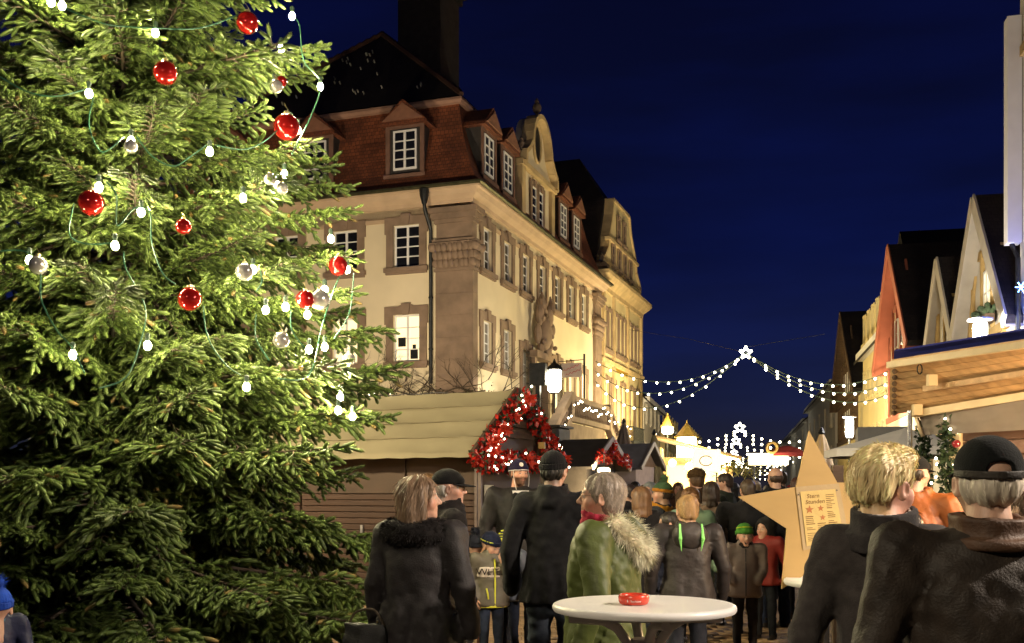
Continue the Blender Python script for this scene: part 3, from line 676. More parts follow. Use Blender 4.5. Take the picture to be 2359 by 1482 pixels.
def post_lamp(loc, h, power, colour, label, group, globe=.16, em=30):
    o = empty('street_lamp', loc, 0, label, 'street lamp', group)
    b = MB(); b.lathe([(.14, 0), (.14, .25), (.09, .35), (.055, .6), (.05, h-.2), (.08, h-.18), (.08, h-.1), (.05, h-.05)], 12); b.build('post', dark_metal, o, True)
    b = MB(); b.lathe([(globe*.5, h-.05), (globe*.7, h+.08), (globe, h+.55), (globe*.95, h+.62)], 10); b.build('lamp_glass', emat('lamp_glass_'+label[:9], colour, em), o, True)
    b = MB(); b.lathe([(globe*1.5, h+.62), (globe*1.3, h+.72), (globe*.3, h+.85), (.02, h+.9)], 12); b.build('lamp_cap', dark_metal, o, True)
    lamp('lamp_light', 'POINT', (0, 0, h+.3), power, colour, globe+.02, o).location = (0, -globe-.3, h+.3)
    return o
# lanterns of the square out of view behind the photographer, then one added lamp
post_lamp((-3.4, -.6, 0), 4.6, 820, (1, .84, .60), 'street lamp of the square behind the viewer, on the side of the fir', 'lamps of the square behind the viewer')
post_lamp((6.2, 3.4, 0), 4.4, 2450, (1, .84, .68), 'street lamp of the square behind the viewer, on the side of the wooden stall', 'lamps of the square behind the viewer')
post_lamp((-7.2, 12.8, 0), 4.6, 2400, (1, .80, .50), 'street lamp of the square out of view beside the fir', 'lamps of the square behind the viewer')  # unseen lamp, added to brighten the tarpaulin roof and stall wall
# ------------------------------------------------------------------ small lights and garlands
bulb_em = emat('fairy_bulb', (1, .90, .62), 14)
def small_bulb(r):
    b = MB(); b.ball((0, 0, 0), r, 6, 4); return b.mesh('bulb', bulb_em, 'all')
bulb_s, bulb_m, bulb_l = small_bulb(.018), small_bulb(.062), small_bulb(.12)
tinsel_red = pm('red_tinsel', (.42, .018, .010), .25, .4, 20, 0, spec=.9, rnd=.2)
tinsel_green = pm('green_garland', (.02, .045, .015), .7, .4, 20, 0)
petal = pm('red_petal', (.55, .035, .012), .5, .25, 10, 0)
def leaf_garland(name, pts, rad, dens, parent, mats, rs, leaf=.06):
    """bushy tinsel along a polyline"""
    rr = random.Random(rs); m = MB(); pts = [Vector(p) for p in pts]
    for a, b in zip(pts, pts[1:]):
        n = int((b-a).length*dens)
        for k in range(n):
            p = a.lerp(b, rr.random()); d = Vector((rr.gauss(0, 1), rr.gauss(0, 1), rr.gauss(0, 1))).normalized()
            q = p+d*rad*rr.random()**.5; m.cur = 0 if rr.random() < .78 else 1
            t = d.cross(Vector((rr.gauss(0, 1), rr.gauss(0, 1), rr.gauss(0, 1)))).normalized(); l = leaf*rr.uniform(.6, 1.4); w = t.cross(d)*l*.3
            e = (d*.6+t*.8)*l
            m.add([q-w*.3, q+e*.5-w, q+e, q+e*.5+w], [(0, 1, 2, 3)])
    return m.build(name, mats, parent)
def poinsettia(parent, p, r, rs):
    rr = random.Random(rs); m = MB()
    for lay in range(2):
        for k in range(6):
            a = k*math.pi/3 + lay*.5; L_ = r*(1-.35*lay); M = Euler((rr.uniform(.2, .5), 0, a)).to_matrix().to_4x4()
            m.add([(0, 0, .02*lay), (L_*.28, L_*.5, 0), (0, L_, .01), (-L_*.28, L_*.5, 0), (0, L_*.5, .03)], [(0, 1, 4), (1, 2, 4), (2, 3, 4), (3, 0, 4)], M)
    o = m.build('poinsettia', petal, parent); o.location = p; o.rotation_euler = (R(75), 0, rr.uniform(.5, 1.4)); return o
# ------------------------------------------------------------------ market stall with tarpaulin roof
slatm = pm('stall_slat', (.075, .042, .026), .65, .2, 2.5, .2, stretch=(.3, 1, 3), rnd=.1)
panelm = pm('stall_panel', (.085, .055, .035), .7, .15, 2, .15)
tarp = pm('beige_tarpaulin', (.34, .30, .18), .8, .10, 1.2, .12, 3)
SA = R(-25); SO = Vector(((1108-CX)*15/FPX, 15, 0))
sl = empty('market_stall', SO, SA, 'shuttered brown market stall with beige tarpaulin roof behind the fir tree', 'stall')
SL, SD, ZE, ZRg = 5.6, 2.2, 2.24, 3.14
m = MB(); m.box(-SL, -.02, .02, SD, 0, ZE-.02); m.prism([(0.02, ZE-.02), (SD, ZE-.02), (SD/2, ZRg-.12)], -.0, SL, Matrix.Rotation(R(90), 4, 'Z')); m.build('carcass', panelm, sl)
for i, x0 in enumerate((-5.55, -3.12, -1.22)):
    x1 = (-3.16, -1.26, -.08)[i]
    b = MB(); b.bevbox(x0, x1, -.022, .018, 1.60, ZE-.03, .004); b.build('upper_panel', panelm, sl)
    b = MB(); b.bevbox(x0, x1, -.03, .018, 0, .083, .008); sm = b.mesh('slat', slatm)
    for k in range(17): link('slat', sm, sl, (0, 0, .04+.0915*k), (R(3), 0, 0))
b = MB(); b.box(-2.02, -1.98, -.06, -.03, .88, 1.12); b.box(-2.035, -1.965, -.07, -.055, .93, .96); b.build('latch', pm('zinc_latch', (.55, .55, .55), .35, .1, metal=.7), sl)
# tarpaulin roof, sagging in four folds between battens
n1, n2 = 50, 28; V = []; 
for i in range(n1+1):
    x = -SL-.2+(SL+.28)*i/n1
    for j in range(n2+1):
        t = j/n2; y = -.38+(SD/2+.38)*t; z = ZE-.08+(ZRg-ZE+.12)*t
        z += -.034*abs(math.sin(math.pi*4*t))**.7*1.0 + .016*math.sin(x*4+t*9)*math.sin(4*math.pi*t) + .012*math.sin(x*1.3+1)*math.sin(math.pi*t) + .006*math.sin(x*13+t*21)
        if j == 0: z -= .05
        V.append((x, y, z))
nf = [(i*(n2+1)+j, (i+1)*(n2+1)+j, (i+1)*(n2+1)+j+1, i*(n2+1)+j+1) for i in range(n1) for j in range(n2)]
o = link('tarpaulin', np_mesh('tarpaulin', V, nf, tarp, True), sl)
o2 = link('tarpaulin', np_mesh('tarpaulin', [(x, SD-y, z-.004) for x, y, z in V], [f[::-1] for f in nf], tarp, True), sl)
for k in (1, 2, 3):
    t = k/4; m = MB(); m.tube([(-SL-.2+(SL+.28)*i/30, -.38+(SD/2+.38)*t-.004, ZE-.08+(ZRg-ZE+.12)*t+.004+.006*math.sin(i*1.7+k)) for i in range(31)], .008, 5); m.build('seam', pm('tarp_seam_shade', (.22, .19, .11), .8, .1), sl, True)  # seam strips, with the shading of the folds put into their darker colour
m = MB(); Mr = Matrix.Rotation(R(90), 4, 'Z')
for s, yy in ((0, -.38), (1, SD+.38)): m.bar((.075, yy, ZE-.10), (.075, SD/2, ZRg+.02), .05, .16)
m.build('gable_board', timber, sl)
m = MB(); m.box(-.0, .05, -.10, -.05, 0, ZE-.06); m.bar((.03, -.08, 1.9), (.03, -.36, ZE-.12), .03); m.box(-.06, -.02, -.09, -.04, 0, ZE-.06); m.build('corner_post', pm('grey_post', (.20, .16, .14), .5, .2, metal=.4), sl)
gpts = [(.16, -.40, ZE-.18), (.16, SD/2, ZRg-.06), (.16, SD+.42, ZE-.14)]
gl = leaf_garland('red_garland', gpts+[gpts[0]], .15, 520, sl, [tinsel_red, tinsel_green], 3, .08)
rr = random.Random(8)
for k in range(14):
    a, b = (gpts[0], gpts[1]) if k < 7 else ((gpts[2], gpts[0]) if k < 12 else (gpts[1], gpts[2])); p = Vector(a).lerp(Vector(b), rr.random()); poinsettia(sl, p+Vector((.12, -.05, rr.uniform(-.08, .06))), rr.uniform(.10, .16), k)
for k in range(44):
    a, b = (gpts[0], gpts[1]) if k < 24 else ((gpts[2], gpts[0]) if k < 40 else (gpts[1], gpts[2]))
    p = Vector(a).lerp(Vector(b), rr.random())+Vector((rr.uniform(.08, .16), rr.gauss(0, .06), rr.gauss(0, .07))); link('bulb', bulb_s, sl, p)
m = MB()
for z in (2.45, 2.62, 2.8): m.box(.02, .045, .3+(z-2.4), SD-.3-(z-2.4), z, z+.13)
m.build('gable_slats', timber, sl)
pk = MB(); pk.box(-.05, .05, -.03, .03, -.05, .05); pk.box(-.053, .053, -.008, .008, -.053, .053); pk.build('gift_box', pm('gift_paper', (.5, .32, .1), .5, .1), sl, loc=(.2, 1.75, 2.36))
b = MB(); b.box(.0, .008, .12, .42, 1.38, 1.72); b.build('notice_paper', pm('paper', (.72, .68, .50), .8, .05), sl, loc=(.0, -.02, .0))
b = MB(); b.bevbox(.02, .06, .22, .62, 2.02, 2.09, .008); b.tube([(.05, .22, 2.06), (.06, .1, 2.09), (.06, -.02, 2.05), (.05, -.1, 2.2)], .008, 5); b.build('power_strip', white_paint, sl)
for k, (px, py) in enumerate(((812, 922), (832, 921), (894, 927), (905, 921), (912, 921), (937, 926))): pass
fl = empty('fairy_lights', SO, SA, 'few tiny warm lights along the ridge of the tarpaulin roof', 'string lights')
m = MB(); m.tube([(-3.9+.25*k, SD/2+.02, ZRg+.07-.02*(k % 2)) for k in range(12)], .006, 4); m.build('cable', dark_metal, fl)
for x in (-3.7, -3.5, -2.75, -2.6, -2.52, -2.2): link('bulb', bulb_s, fl, (x, SD/2, ZRg+.09))
# ------------------------------------------------------------------ further huts along the square
def hut(label, px, D, rz, L_, dep, ze, zr, roofm, wallm, gable_m, open_lit=None, group='market huts along the town hall'):
    o = empty('market_hut', ((px-CX)*D/FPX, D, 0), rz, label, 'hut', group)
    m = MB(); m.box(-L_, -.03, .04, dep-.04, 0, ze-.05); m.build('wall', wallm, o)
    m = MB(); e = .3
    for s in (0, 1):
        y0 = -e if s == 0 else dep+e; a = [(-L_-.2, y0, ze-.12), (.25, y0, ze-.12), (.25, dep/2, zr), (-L_-.2, dep/2, zr)]; b = [(x, y, z-.06) for x, y, z in a]
        f = [(0, 1, 2, 3), (7, 6, 5, 4), (0, 4, 5, 1), (1, 5, 6, 2), (3, 7, 4, 0)]; m.add(a+b, f if s == 0 else [q[::-1] for q in f])
    m.build('roof', roofm, o)
    m = MB(); m.prism([(0, ze-.05), (dep, ze-.05), (dep/2, zr-.1)], -.02, .0, Mr); m.build('gable_panel', gable_m, o)
    for s in (0, 1):
        m = MB(); m.bar((.26, -e if s == 0 else dep+e, ze-.14), (.26, dep/2, zr), .04, .13); m.build('barge_board', pm('grey_board', (.30, .27, .26), .7, .1), o)
    return o
h2 = hut('black roofed hut with a red tinsel garland on its gable', 1352, 24, R(-25), 4.2, 2.1, 2.34, 2.92, slate, pm('black_wood', (.03, .025, .022), .8, .3, 3, .2), timber)
leaf_garland('red_garland', [(.3, 1.05, 2.85), (.3, .95, 2.62), (.3, .6, 2.35), (.3, .2, 2.55), (.3, -.1, 2.35)], .09, 420, h2, [tinsel_red, tinsel_red], 6, .06); leaf_garland('red_garland', [(.3, 1.05, 2.65), (.3, 1.5, 2.35), (.3, 1.85, 2.5), (.3, 2.2, 2.3)], .09, 420, h2, [tinsel_red, tinsel_red], 7, .06)
m = MB(); m.bevbox(-2.0, -1.0, .7, 1.5, 2.85, 3.22, .05); m.box(-2.06, -.94, .65, 1.55, 3.2, 3.26); m.build('roof_vent_box', slate, h2)
m = MB(); m.lathe([(.10, .42), (.14, .40), (.20, .05), (.19, 0)], 12); ls = m.build('hanging_lamp', emat('lamp_shade_glow', (1, .82, .45), 5), h2, True, loc=(.45, -.1, 1.78))
m = MB(); m.tube([(.45, -.1, 2.2), (.45, -.1, 2.5), (.2, .2, 2.6)], .012, 5); m.build('lamp_cord', dark_metal, h2); lamp('lamp_light', 'POINT', (.6, -.5, 1.75), 550, (1, .74, .38), .15, h2)
h3 = hut('grey felt roofed hut standing between two folded parasols', 1466, 32, R(-25), 3.2, 2.0, 2.52, 3.2, pm('grey_felt', (.11, .105, .11), .9, .15, 3, .1), pm('pink_white_wood', (.42, .34, .32), .8, .1), pm('brown_board', (.16, .10, .06), .8, .2))
def folded_parasol(label, px, D, ztop, zlow, r, matl):
    o = empty('folded_parasol', ((px-CX)*D/FPX, D, 0), 0, label, 'parasol', 'folded parasols')
    m = MB(); m.lathe([(.35, 0), (.35, .08), (.03, .1), (.03, ztop)], 10); m.build('pole', dark_metal, o)
    V = []; n = 32; k = 8
    for j in range(k+1):
        t = j/k; z = ztop-.1-(ztop-.1-zlow)*t; rad = .05+(r-.05)*t**.7*(1-.18*max(0, t-.8)*5)
        for i in range(n):
            a = 2*math.pi*i/n; q = rad*(1+.28*math.cos(8*a)*(.3+t)); V.append((q*math.cos(a), q*math.sin(a), z))
    f = [(j*n+i, (j+1)*n+i, (j+1)*n+(i+1) % n, j*n+(i+1) % n) for j in range(k) for i in range(n)]
    link('canopy', np_mesh('canopy', V, f, matl, True), o)
    m = MB(); m.lathe([(.06, ztop-.12), (.09, ztop-.08), (.03, ztop+.05), (.005, ztop+.08)], 8); m.build('finial', dark_metal, o)
    return o
brown_cloth = pm('brown_canvas', (.10, .075, .06), .85, .15, 4, .1); olive_cloth = pm('olive_canvas', (.16, .13, .06), .85, .15, 4, .1); cream_cloth = pm('cream_canvas', (.60, .46, .26), .85, .1, 4, .1)
folded_parasol('brown folded parasol behind the grey felt roof', 1437, 36, 4.15, 2.0, .42, brown_cloth)
folded_parasol('olive folded parasol right of the grey felt roof', 1507, 34, 3.65, 1.2, .36, olive_cloth)
folded_parasol('cream folded parasol showing beside the tip of the wooden star', 1893, 26, 3.2, 1.6, .36, cream_cloth)
# bright stall
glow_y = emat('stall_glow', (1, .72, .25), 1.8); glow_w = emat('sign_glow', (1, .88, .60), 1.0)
bs = empty('bright_stall', ((1520-CX)*38/FPX, 38, 0), R(-10), 'stall glowing bright yellow in the street beyond the crowd', 'stall')
m = MB(); m.box(0, 2.6, 1.8, 1.9, 0, 3.0); m.box(0, .08, 0, 1.8, 0, 3.3); m.box(2.52, 2.6, 0, 1.8, 0, 2.6); m.box(0, 2.6, 0, .25, 0, 1.0); m.build('wall', pm('pale_pine', (.5, .36, .18), .8, .15), bs)
m = MB(); m.add([(-.2, -.4, 3.75), (2.9, -.4, 2.95), (2.9, 2.2, 2.95), (-.2, 2.2, 3.75), (-.2, -.4, 3.67), (2.9, -.4, 2.87), (2.9, 2.2, 2.87), (-.2, 2.2, 3.67)], [(0, 1, 2, 3), (7, 6, 5, 4), (0, 4, 5, 1), (1, 5, 6, 2), (2, 6, 7, 3), (3, 7, 4, 0)]); m.build('roof', pm('pine_roof', (.45, .32, .16), .8, .15), bs)
for k in range(4):
    m = MB(); m.ball((.45+.6*k, .25, 2.75-.13*k), .14, 8, 6); m.build('lamp', emat('stall_lamp', (1, .78, .38), 12), bs)
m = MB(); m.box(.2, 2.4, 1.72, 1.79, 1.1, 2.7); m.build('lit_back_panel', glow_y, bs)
lamp('stall_light', 'POINT', (1.2, -.6, 2.6), 1000, (1, .76, .36), .3, bs)
rr = random.Random(31); m = MB()
for k in range(130):
    x = rr.uniform(1.0, 3.6); m.tube([(x, -.5, 2.75-.12*x+rr.uniform(-.1, .3)), (x+rr.uniform(-.5, .5), -.6, 2.75-.12*x+rr.uniform(-.3, .5))], .014, 3, False)
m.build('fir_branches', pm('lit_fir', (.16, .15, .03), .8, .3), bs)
def light_sign(label, px, py, D, w, h):
    p = at(px, py, D); o = empty('light_sign', (p.x, p.y, 0), R(-4), label, 'sign', 'lit signs of the stalls')
    m = MB(); m.bevbox(-w/2, w/2, -.06, .06, p.z-h/2, p.z+h/2, .015); m.build('light_box', glow_w, o)
    m = MB(); m.tube([(-w*.35, 0, 0), (-w*.35, 0, p.z-h/2)], .03, 6); m.tube([(w*.35, 0, 0), (w*.35, 0, p.z-h/2)], .03, 6); m.build('sign_post', dark_metal, o)
    return o, p
so_, sp = light_sign('square lit sign with a round emblem over the crowd', 1628, 1062, 36, .95, .78)
m = MB(); m.tube([(.02+.22*math.cos(t)-.05, -.065, sp.z+.17*math.sin(t)) for t in np.linspace(.5, 5.9, 14)], .018, 5); m.build('round_emblem', pm('sign_ink', (.35, .25, .12), .7), so_)
o, p_ = light_sign('wide pale lit counter sign right of the fairy lights', 1770, 1058, 33, 1.25, .38)
m = MB(); m.tube([(-.45+.06*k, -.065, p_.z+.05*math.sin(k*1.9)) for k in range(15)], .012, 4); m.build('emblem_script', pm('sign_ink2', (.5, .25, .2), .7), o)
m = MB(); m.lathe([(.62, 0), (.60, .10), (.42, .24), (.15, .32), (.01, .34)], 16, Matrix.Translation((.62, .3, p_.z+.1))); m.build('red_canopy', pm('red_canvas', (.28, .03, .02), .8, .15), o, True)
m = MB(); m.tube([(.1+.16*math.cos(t), -.1, p_.z+.36+.16*math.sin(t)) for t in np.linspace(0, 6.28, 18)], .05, 6, False); m.build('ring_emblem', pm('gold_ring', (.55, .36, .10), .35, metal=.6), o)
lamp('sign_light', 'POINT', (0, -.6, 2.3), 120, (1, .85, .6), .2, o)
def tall_lantern(label, px, ytop, ybot, D, power, w=.3, em=22):
    a, b = at(px, ytop, D), at(px, ybot, D); o = empty('tall_lantern', (a.x, a.y, 0), 0, label, 'lantern', 'bright yellow lanterns in the street')
    m = MB(); m.lathe([(.12, 0), (.12, .2), (.05, .3), (.05, b.z-.05)], 8); m.build('post', dark_metal, o)
    m = MB(); m.lathe([(w*.7, b.z), (w, b.z+.1), (w, a.z-.15), (w*.9, a.z)], 6); m.build('lantern_glass', emat('lantern_glow', (1, .80, .34), em), o)
    m = MB(); m.lathe([(w*1.25, a.z), (w*.9, a.z+.2), (.05, a.z+.7), (.02, a.z+.85)], 6); m.build('lantern_roof', pm('brass', (.5, .34, .08), .4, metal=.6), o)
    lamp('lantern_light', 'POINT', (-.2, -w-.25, (a.z+b.z)/2), power, (1, .78, .34), .3, o); return o
tall_lantern('smaller yellow street lantern nearer the stone house', 1538, 984, 1000, 62, 1500, .35)
tall_lantern('large yellow street lantern with pointed brass roof', 1582, 1008, 1062, 52, 2600, .50, 14)
# town hall lantern, notice box, hanging sign
p = at(1277, 905, 41.5); o = empty('wall_lantern', (p.x, p.y, 0), TH_A, 'large lantern on a thin pole before the town hall stairs, glowing white', 'lantern')
m = MB(); m.tube([(0, 0, 0), (0, 0, p.z)], .035, 6); m.build('pole', dark_metal, o)
m = MB(); m.lathe([(.17, p.z), (.27, p.z+.12), (.30, p.z+.8), (.26, p.z+.9)], 6); m.build('lantern_glass', emat('lantern_white', (1, .92, .68), 22), o)
m = MB(); m.lathe([(.36, p.z+.9), (.30, p.z+1.02), (.08, p.z+1.2), (.02, p.z+1.35)], 6); m.lathe([(.2, p.z-.03), (.2, p.z)], 6)
for k in range(6):
    a = k*math.pi/3; m.bar((.19*math.cos(a), .19*math.sin(a), p.z), (.31*math.cos(a), .31*math.sin(a), p.z+.9), .04)
m.build('lantern_frame', dark_metal, o)
lamp('lantern_light', 'POINT', (.25, -.45, p.z+.5), 110, (1, .88, .6), .2, o)
p = at(1240, 862, 40.6); o = empty('notice_box', (p.x, p.y, 0), TH_A, 'black box on a post wound with a pale light hose beside the town hall portal', 'notice box')
m = MB(); m.bevbox(-.32, .32, -.14, .14, p.z-.45, p.z+.42, .02); m.build('box', dark_metal, o)
m = MB(); m.box(-.09, .09, -.09, .09, 0, p.z-.45); m.build('post', dark_metal, o)
m = MB(); m.tube([(.11*math.cos(k*.5), .11*math.sin(k*.5), 2.5+.02*k) for k in range(120)], .014, 4); m.build('light_hose', emat('light_hose', (1, .95, .8), .8, (.5, .5, .5)), o)
p = at(1346, 826, 47.5); q = at(1346, 925, 47.5); o = empty('hanging_sign', (p.x, p.y, 0), TH_A+R(8), 'white hanging sign with slanted red script on a black bracket', 'sign')
m = MB(); m.tube([(0, 0, 0), (0, 0, p.z+.2)], .05, 6); m.tube([(0, 0, p.z-.05), (-1.15, 0, p.z-.12)], .02, 5); m.build('bracket_post', dark_metal, o)
m = MB(); m.box(-1.05, -.12, -.02, .02, p.z-.85, p.z-.2); sb = m.build('sign_board', pm('sign_white', (.75, .62, .55), .6, .08), o)
m = MB()
for r_, (x0, z0) in enumerate(((-.95, -.55), (-.85, -.75))): m.tube([(x0+.045*k, -.03, p.z+z0+.017*k+.035*math.sin(k*1.7)) for k in range(17)], .016, 4)
m.build('script', pm('red_script', (.6, .12, .12), .6), sb)
# stair light chain
o = empty('stair_light_chain', TH_O, TH_A, 'white fairy lights wound round the town hall stair balustrade', 'string lights'); rr = random.Random(17)
pts = [(2.95, 4.3+.3*k, 5.35+.12*math.sin(k*.9)) for k in range(21)]
m = MB(); m.tube(pts, .012, 4); m.tube([(2.95, 4.2-.3*k, 5.3-.3*k*.6) for k in range(12)], .012, 4); m.tube([(2.98, 10.7+.25*k, 5.35-.15*k) for k in range(20)], .012, 4); m.build('cable', dark_metal, o)
for pnt in pts[1:]: link('bulb', bulb_m, o, Vector(pnt)+Vector((.03, 0, rr.uniform(-.25, .1))), scale=.6)
for k in range(9): link('bulb', bulb_m, o, (2.98, 4.0-.45*k, 5.3-.27*k+rr.uniform(-.3, 0)), scale=.6)
for k in range(26): link('bulb', bulb_m, o, (3.0+rr.uniform(-.1, .15), 10.6+rr.uniform(0, 3.6), 5.2-rr.uniform(0, 2.2)), scale=.5)
# ------------------------------------------------------------------ star garlands over the street
def star_garland(label, star, ends, mids, bulbs, bme_, r, nb, em=1.0, group='star garlands over the street'):
    o = empty('star_garland', star, 0, label, 'light garland', group); S = Vector(star)
    m = MB(); 
    for k in range(10):
        a0, a1 = math.pi/2+k*math.pi/5, math.pi/2+(k+1)*math.pi/5; r0, r1 = (r, r*.45) if k % 2 == 0 else (r*.45, r)
        m.tube([(r0*math.cos(a0), 0, r0*math.sin(a0)), (r1*math.cos(a1), 0, r1*math.sin(a1))], r*.16, 5)
    m.build('star', emat('star_light', (1, .96, .78), 12), o)
    c = MB()
    for e, md in zip(ends, mids):
        a, b, q = Vector((0, 0, 0)), Vector(e)-S, Vector(md)-S; ctl = q*2-(a+b)*.5
        pts = [(a*(1-t)**2 + ctl*2*t*(1-t) + b*t*t) for t in np.linspace(0, 1, 26)]; c.tube(pts, .022, 4)
        for k in range(nb):
            t = (k+.7)/nb; pp = a*(1-t)**2 + ctl*2*t*(1-t) + b*t*t; link('bulb', bme_, o, pp+Vector((0, -.03, -.07)))
    c.build('cable', pm('green_cable', (.012, .03, .016), .6), o); return o
E = [at(1372, 833, 55.5), at(1372, 856, 55.7), at(1372, 879, 55.9), at(2046, 855, 46.5), at(2046, 881, 46.5), at(2046, 908, 46.5)]
Mi = [at(1545, 880, 53.5), at(1525, 905, 53.7), at(1515, 938, 54), at(1888, 884, 49), at(1890, 899, 49), at(1890, 916, 49)]
star_garland('near star light garland hanging across the street over the crowd', at(1718, 813, 52), E, Mi, None, bulb_m, .32, 13)
m = MB(); m.tube([at(1718, 813, 52), at(1590, 782, 57), at(1450, 760, 62)], .012, 4); m.tube([at(1718, 800, 52), at(1900, 770, 50)], .012, 4)
o = m.build('tension_wire', dark_metal); tag(o, 'thin wire holding up the near street star', 'wire')
for i, D in enumerate((100, 122, 150, 190)):
    k = 52/D*2.05; cx_, cy_ = 1694+(10, 2, -3, 8)[i], 1140-6.7*FPX/D*(.96, .94, .9, .86)[i]; f = 46/D*1.7
    s_ = at(cx_, cy_, D); le = [at(cx_-330*f*.75, cy_+dy*f, D) for dy in (22, 36, 52)]; re = [at(cx_+330*f*.75, cy_+dy*f, D) for dy in (22, 36, 52)]
    lm = [at(cx_-150*f*.75, cy_+dy*f, D) for dy in (40, 62, 86)]; rm = [at(cx_+150*f*.75, cy_+dy*f, D) for dy in (40, 62, 86)]
    star_garland(('second', 'third', 'fourth', 'farthest')[i]+' star light garland far down the street', s_, le+re, lm+rm, None, bulb_l, .5, 9)
# ------------------------------------------------------------------ lamps before the right-hand houses
def slim_lamp(label, px, ytop, ybot, D, power, colour):
    a, b = at(px, ytop, D), at(px, ybot, D); o = empty('street_lamp', (a.x, a.y, 0), 0, label, 'street lamp', 'slim street lamps on the right side')
    m = MB(); m.lathe([(.1, 0), (.1, .3), (.06, .4), (.05, b.z)], 8); m.build('post', dark_metal, o)
    m = MB(); m.lathe([(.12, b.z), (.17, b.z+.1), (.17, a.z), (.1, a.z+.1)], 10); m.build('lamp_glass', emat('slim_lamp_glass', colour, 25), o, True)
    m = MB(); m.lathe([(.3, a.z+.1), (.3, a.z+.14), (.05, a.z+.2)], 10); m.build('lamp_cap', pm('lamp_grey', (.3, .3, .32), .5), o)
    lamp('lamp_light', 'POINT', (-.4, -.1, (a.z+b.z)/2), power, colour, .25, o)
slim_lamp('white slim street lamp before the white half-timbered gable', 2258, 748, 795, 25.5, 900, (1, .93, .80))
slim_lamp('white slim street lamp before the yellow and grey houses', 1957, 968, 1008, 44, 2800, (1, .86, .58))
p = at(2352, 662, 24.0); o = empty('blue_light_star', p, 0, 'small blue light star on the cut off house at the right edge', 'star light'); m = MB()
for k in range(6): m.tube([(0, 0, 0), (.13*math.cos(k*1.047), 0, .13*math.sin(k*1.047))], .012, 4)
m.build('rays', emat('blue_star', (.15, .4, 1), 12), o); lamp('blue_light', 'POINT', (-.1, -.3, -.6), 240, (.06, .16, 1), .15, o)
# ------------------------------------------------------------------ grey and white awnings left of the wooden stall
o = empty('grey_awning_stall', ((2035-CX)*15/FPX, 15, 0), R(-16), 'grey awning on posts behind the light haired man', 'stall')
m = MB(); m.box(-.35, .38, 0, .9, 2.32, 2.56); m.build('awning_box', pm('grey_canvas', (.18, .18, .19), .8, .12), o)
m = MB(); m.box(-.33, -.29, .02, .06, 0, 2.32); m.box(.32, .36, .02, .06, 0, 2.32); m.build('post', dark_metal, o)
pw = empty('open_parasol', ((2085-CX)*12.5/FPX, 12.5, 0), 0, 'open white parasol behind the light haired man', 'parasol')
V = [(0, 0, 2.38)]; nseg = 8
for k in range(nseg): V.append((.95*math.cos(k*math.pi/4+.3), .95*math.sin(k*math.pi/4+.3), 2.12))
for k in range(nseg): V.append((.95*math.cos(k*math.pi/4+.3), .95*math.sin(k*math.pi/4+.3), 2.03))
m = MB(); m.add(V, [(0, 1+k, 1+(k+1) % 8) for k in range(8)]+[(1+k, 9+k, 9+(k+1) % 8, 1+(k+1) % 8) for k in range(8)]); m.build('canopy', pm('white_canvas', (.62, .60, .58), .85, .06), pw)
m = MB(); m.tube([(0, 0, 0), (0, 0, 2.36)], .025, 6); m.build('pole', dark_metal, pw)
# ------------------------------------------------------------------ wooden stall on the right with lifted flap
ws = empty('wooden_stall', (0, 0, 0), 0, 'wooden market stall with lifted board flap on the right', 'stall')
TL, BL, TR, BR = Vector((3.12, 8.6, 2.68)), Vector((3.33, 9.2, 2.28)), Vector((3.76, 7.4, 2.69)), Vector((4.07, 8.0, 2.38))
e1 = 1.9; TR = TL+(TR-TL)*e1; BR = BL+(BR-BL)*e1
plank = pm('orange_pine', (.48, .31, .16), .6, .22, 3, .2, 12, stretch=(1, 6, 6), rnd=.10)
nrm = (TR-TL).cross(BL-TL).normalized(); nrm = -nrm if nrm.z < 0 else nrm
n = 9
for k in range(n):
    a, b = TL.lerp(BL, (k+.03)/n), TL.lerp(BL, (k+.97)/n); c, d = TR.lerp(BR, (k+.97)/n), TR.lerp(BR, (k+.03)/n); m = MB(); u = nrm*.025
    m.add([a, b, c, d, a+u, b+u, c+u, d+u], [(0, 1, 2, 3), (7, 6, 5, 4), (0, 4, 5, 1), (1, 5, 6, 2), (2, 6, 7, 3), (3, 7, 4, 0)]); m.build('plank', plank, ws)
m = MB(); u = nrm*.07; w_ = nrm*.09; ex = (TL-BL).normalized()*.05
m.add([TL+u+ex, BL+u, BR+u, TR+u+ex, TL+w_+ex, BL+w_, BR+w_, TR+w_+ex], [(0, 1, 2, 3), (7, 6, 5, 4), (0, 4, 5, 1), (1, 5, 6, 2), (2, 6, 7, 3), (3, 7, 4, 0)]); m.build('roof_sheet', pm('blue_sheet', (.02, .025, .16), .5, .1), ws)
def on_flap(s, t, lift=0.0): return TL.lerp(TR, s).lerp(BL.lerp(BR, s), t)-nrm*lift
m = MB(); m.bar(on_flap(.0, .02, .03), on_flap(1, .02, .03), .05, .05); m.build('edge_lath', pm('pale_lath', (.6, .48, .3), .6, .1), ws)
m = MB(); m.bar(on_flap(.14, .55, .03), on_flap(1, .55, .03), .05, .045); m.build('lath', plank, ws)
m = MB(); m.bar(on_flap(.10, .985, .04), on_flap(1, .985, .04), .05, .06); m.build('lath', pm('pale_lath', (.6, .48, .3)), ws)
for s, t in ((.17, .36), (.115, .88)):
    m = MB(); c = on_flap(s, t, .04); m.box(c.x-.035, c.x+.035, c.y-.03, c.y+.03, c.z-.06, c.z+.03); m.build('block', pm('pale_lath', (.6, .48, .3)), ws)
m = MB(); c = on_flap(.12, .1, .02); m.tube([c+Vector((.02*math.cos(t), 0, -.04+.04*math.sin(t))) for t in np.linspace(0, 6.28, 10)], .006, 4); m.build('hook', dark_metal, ws)
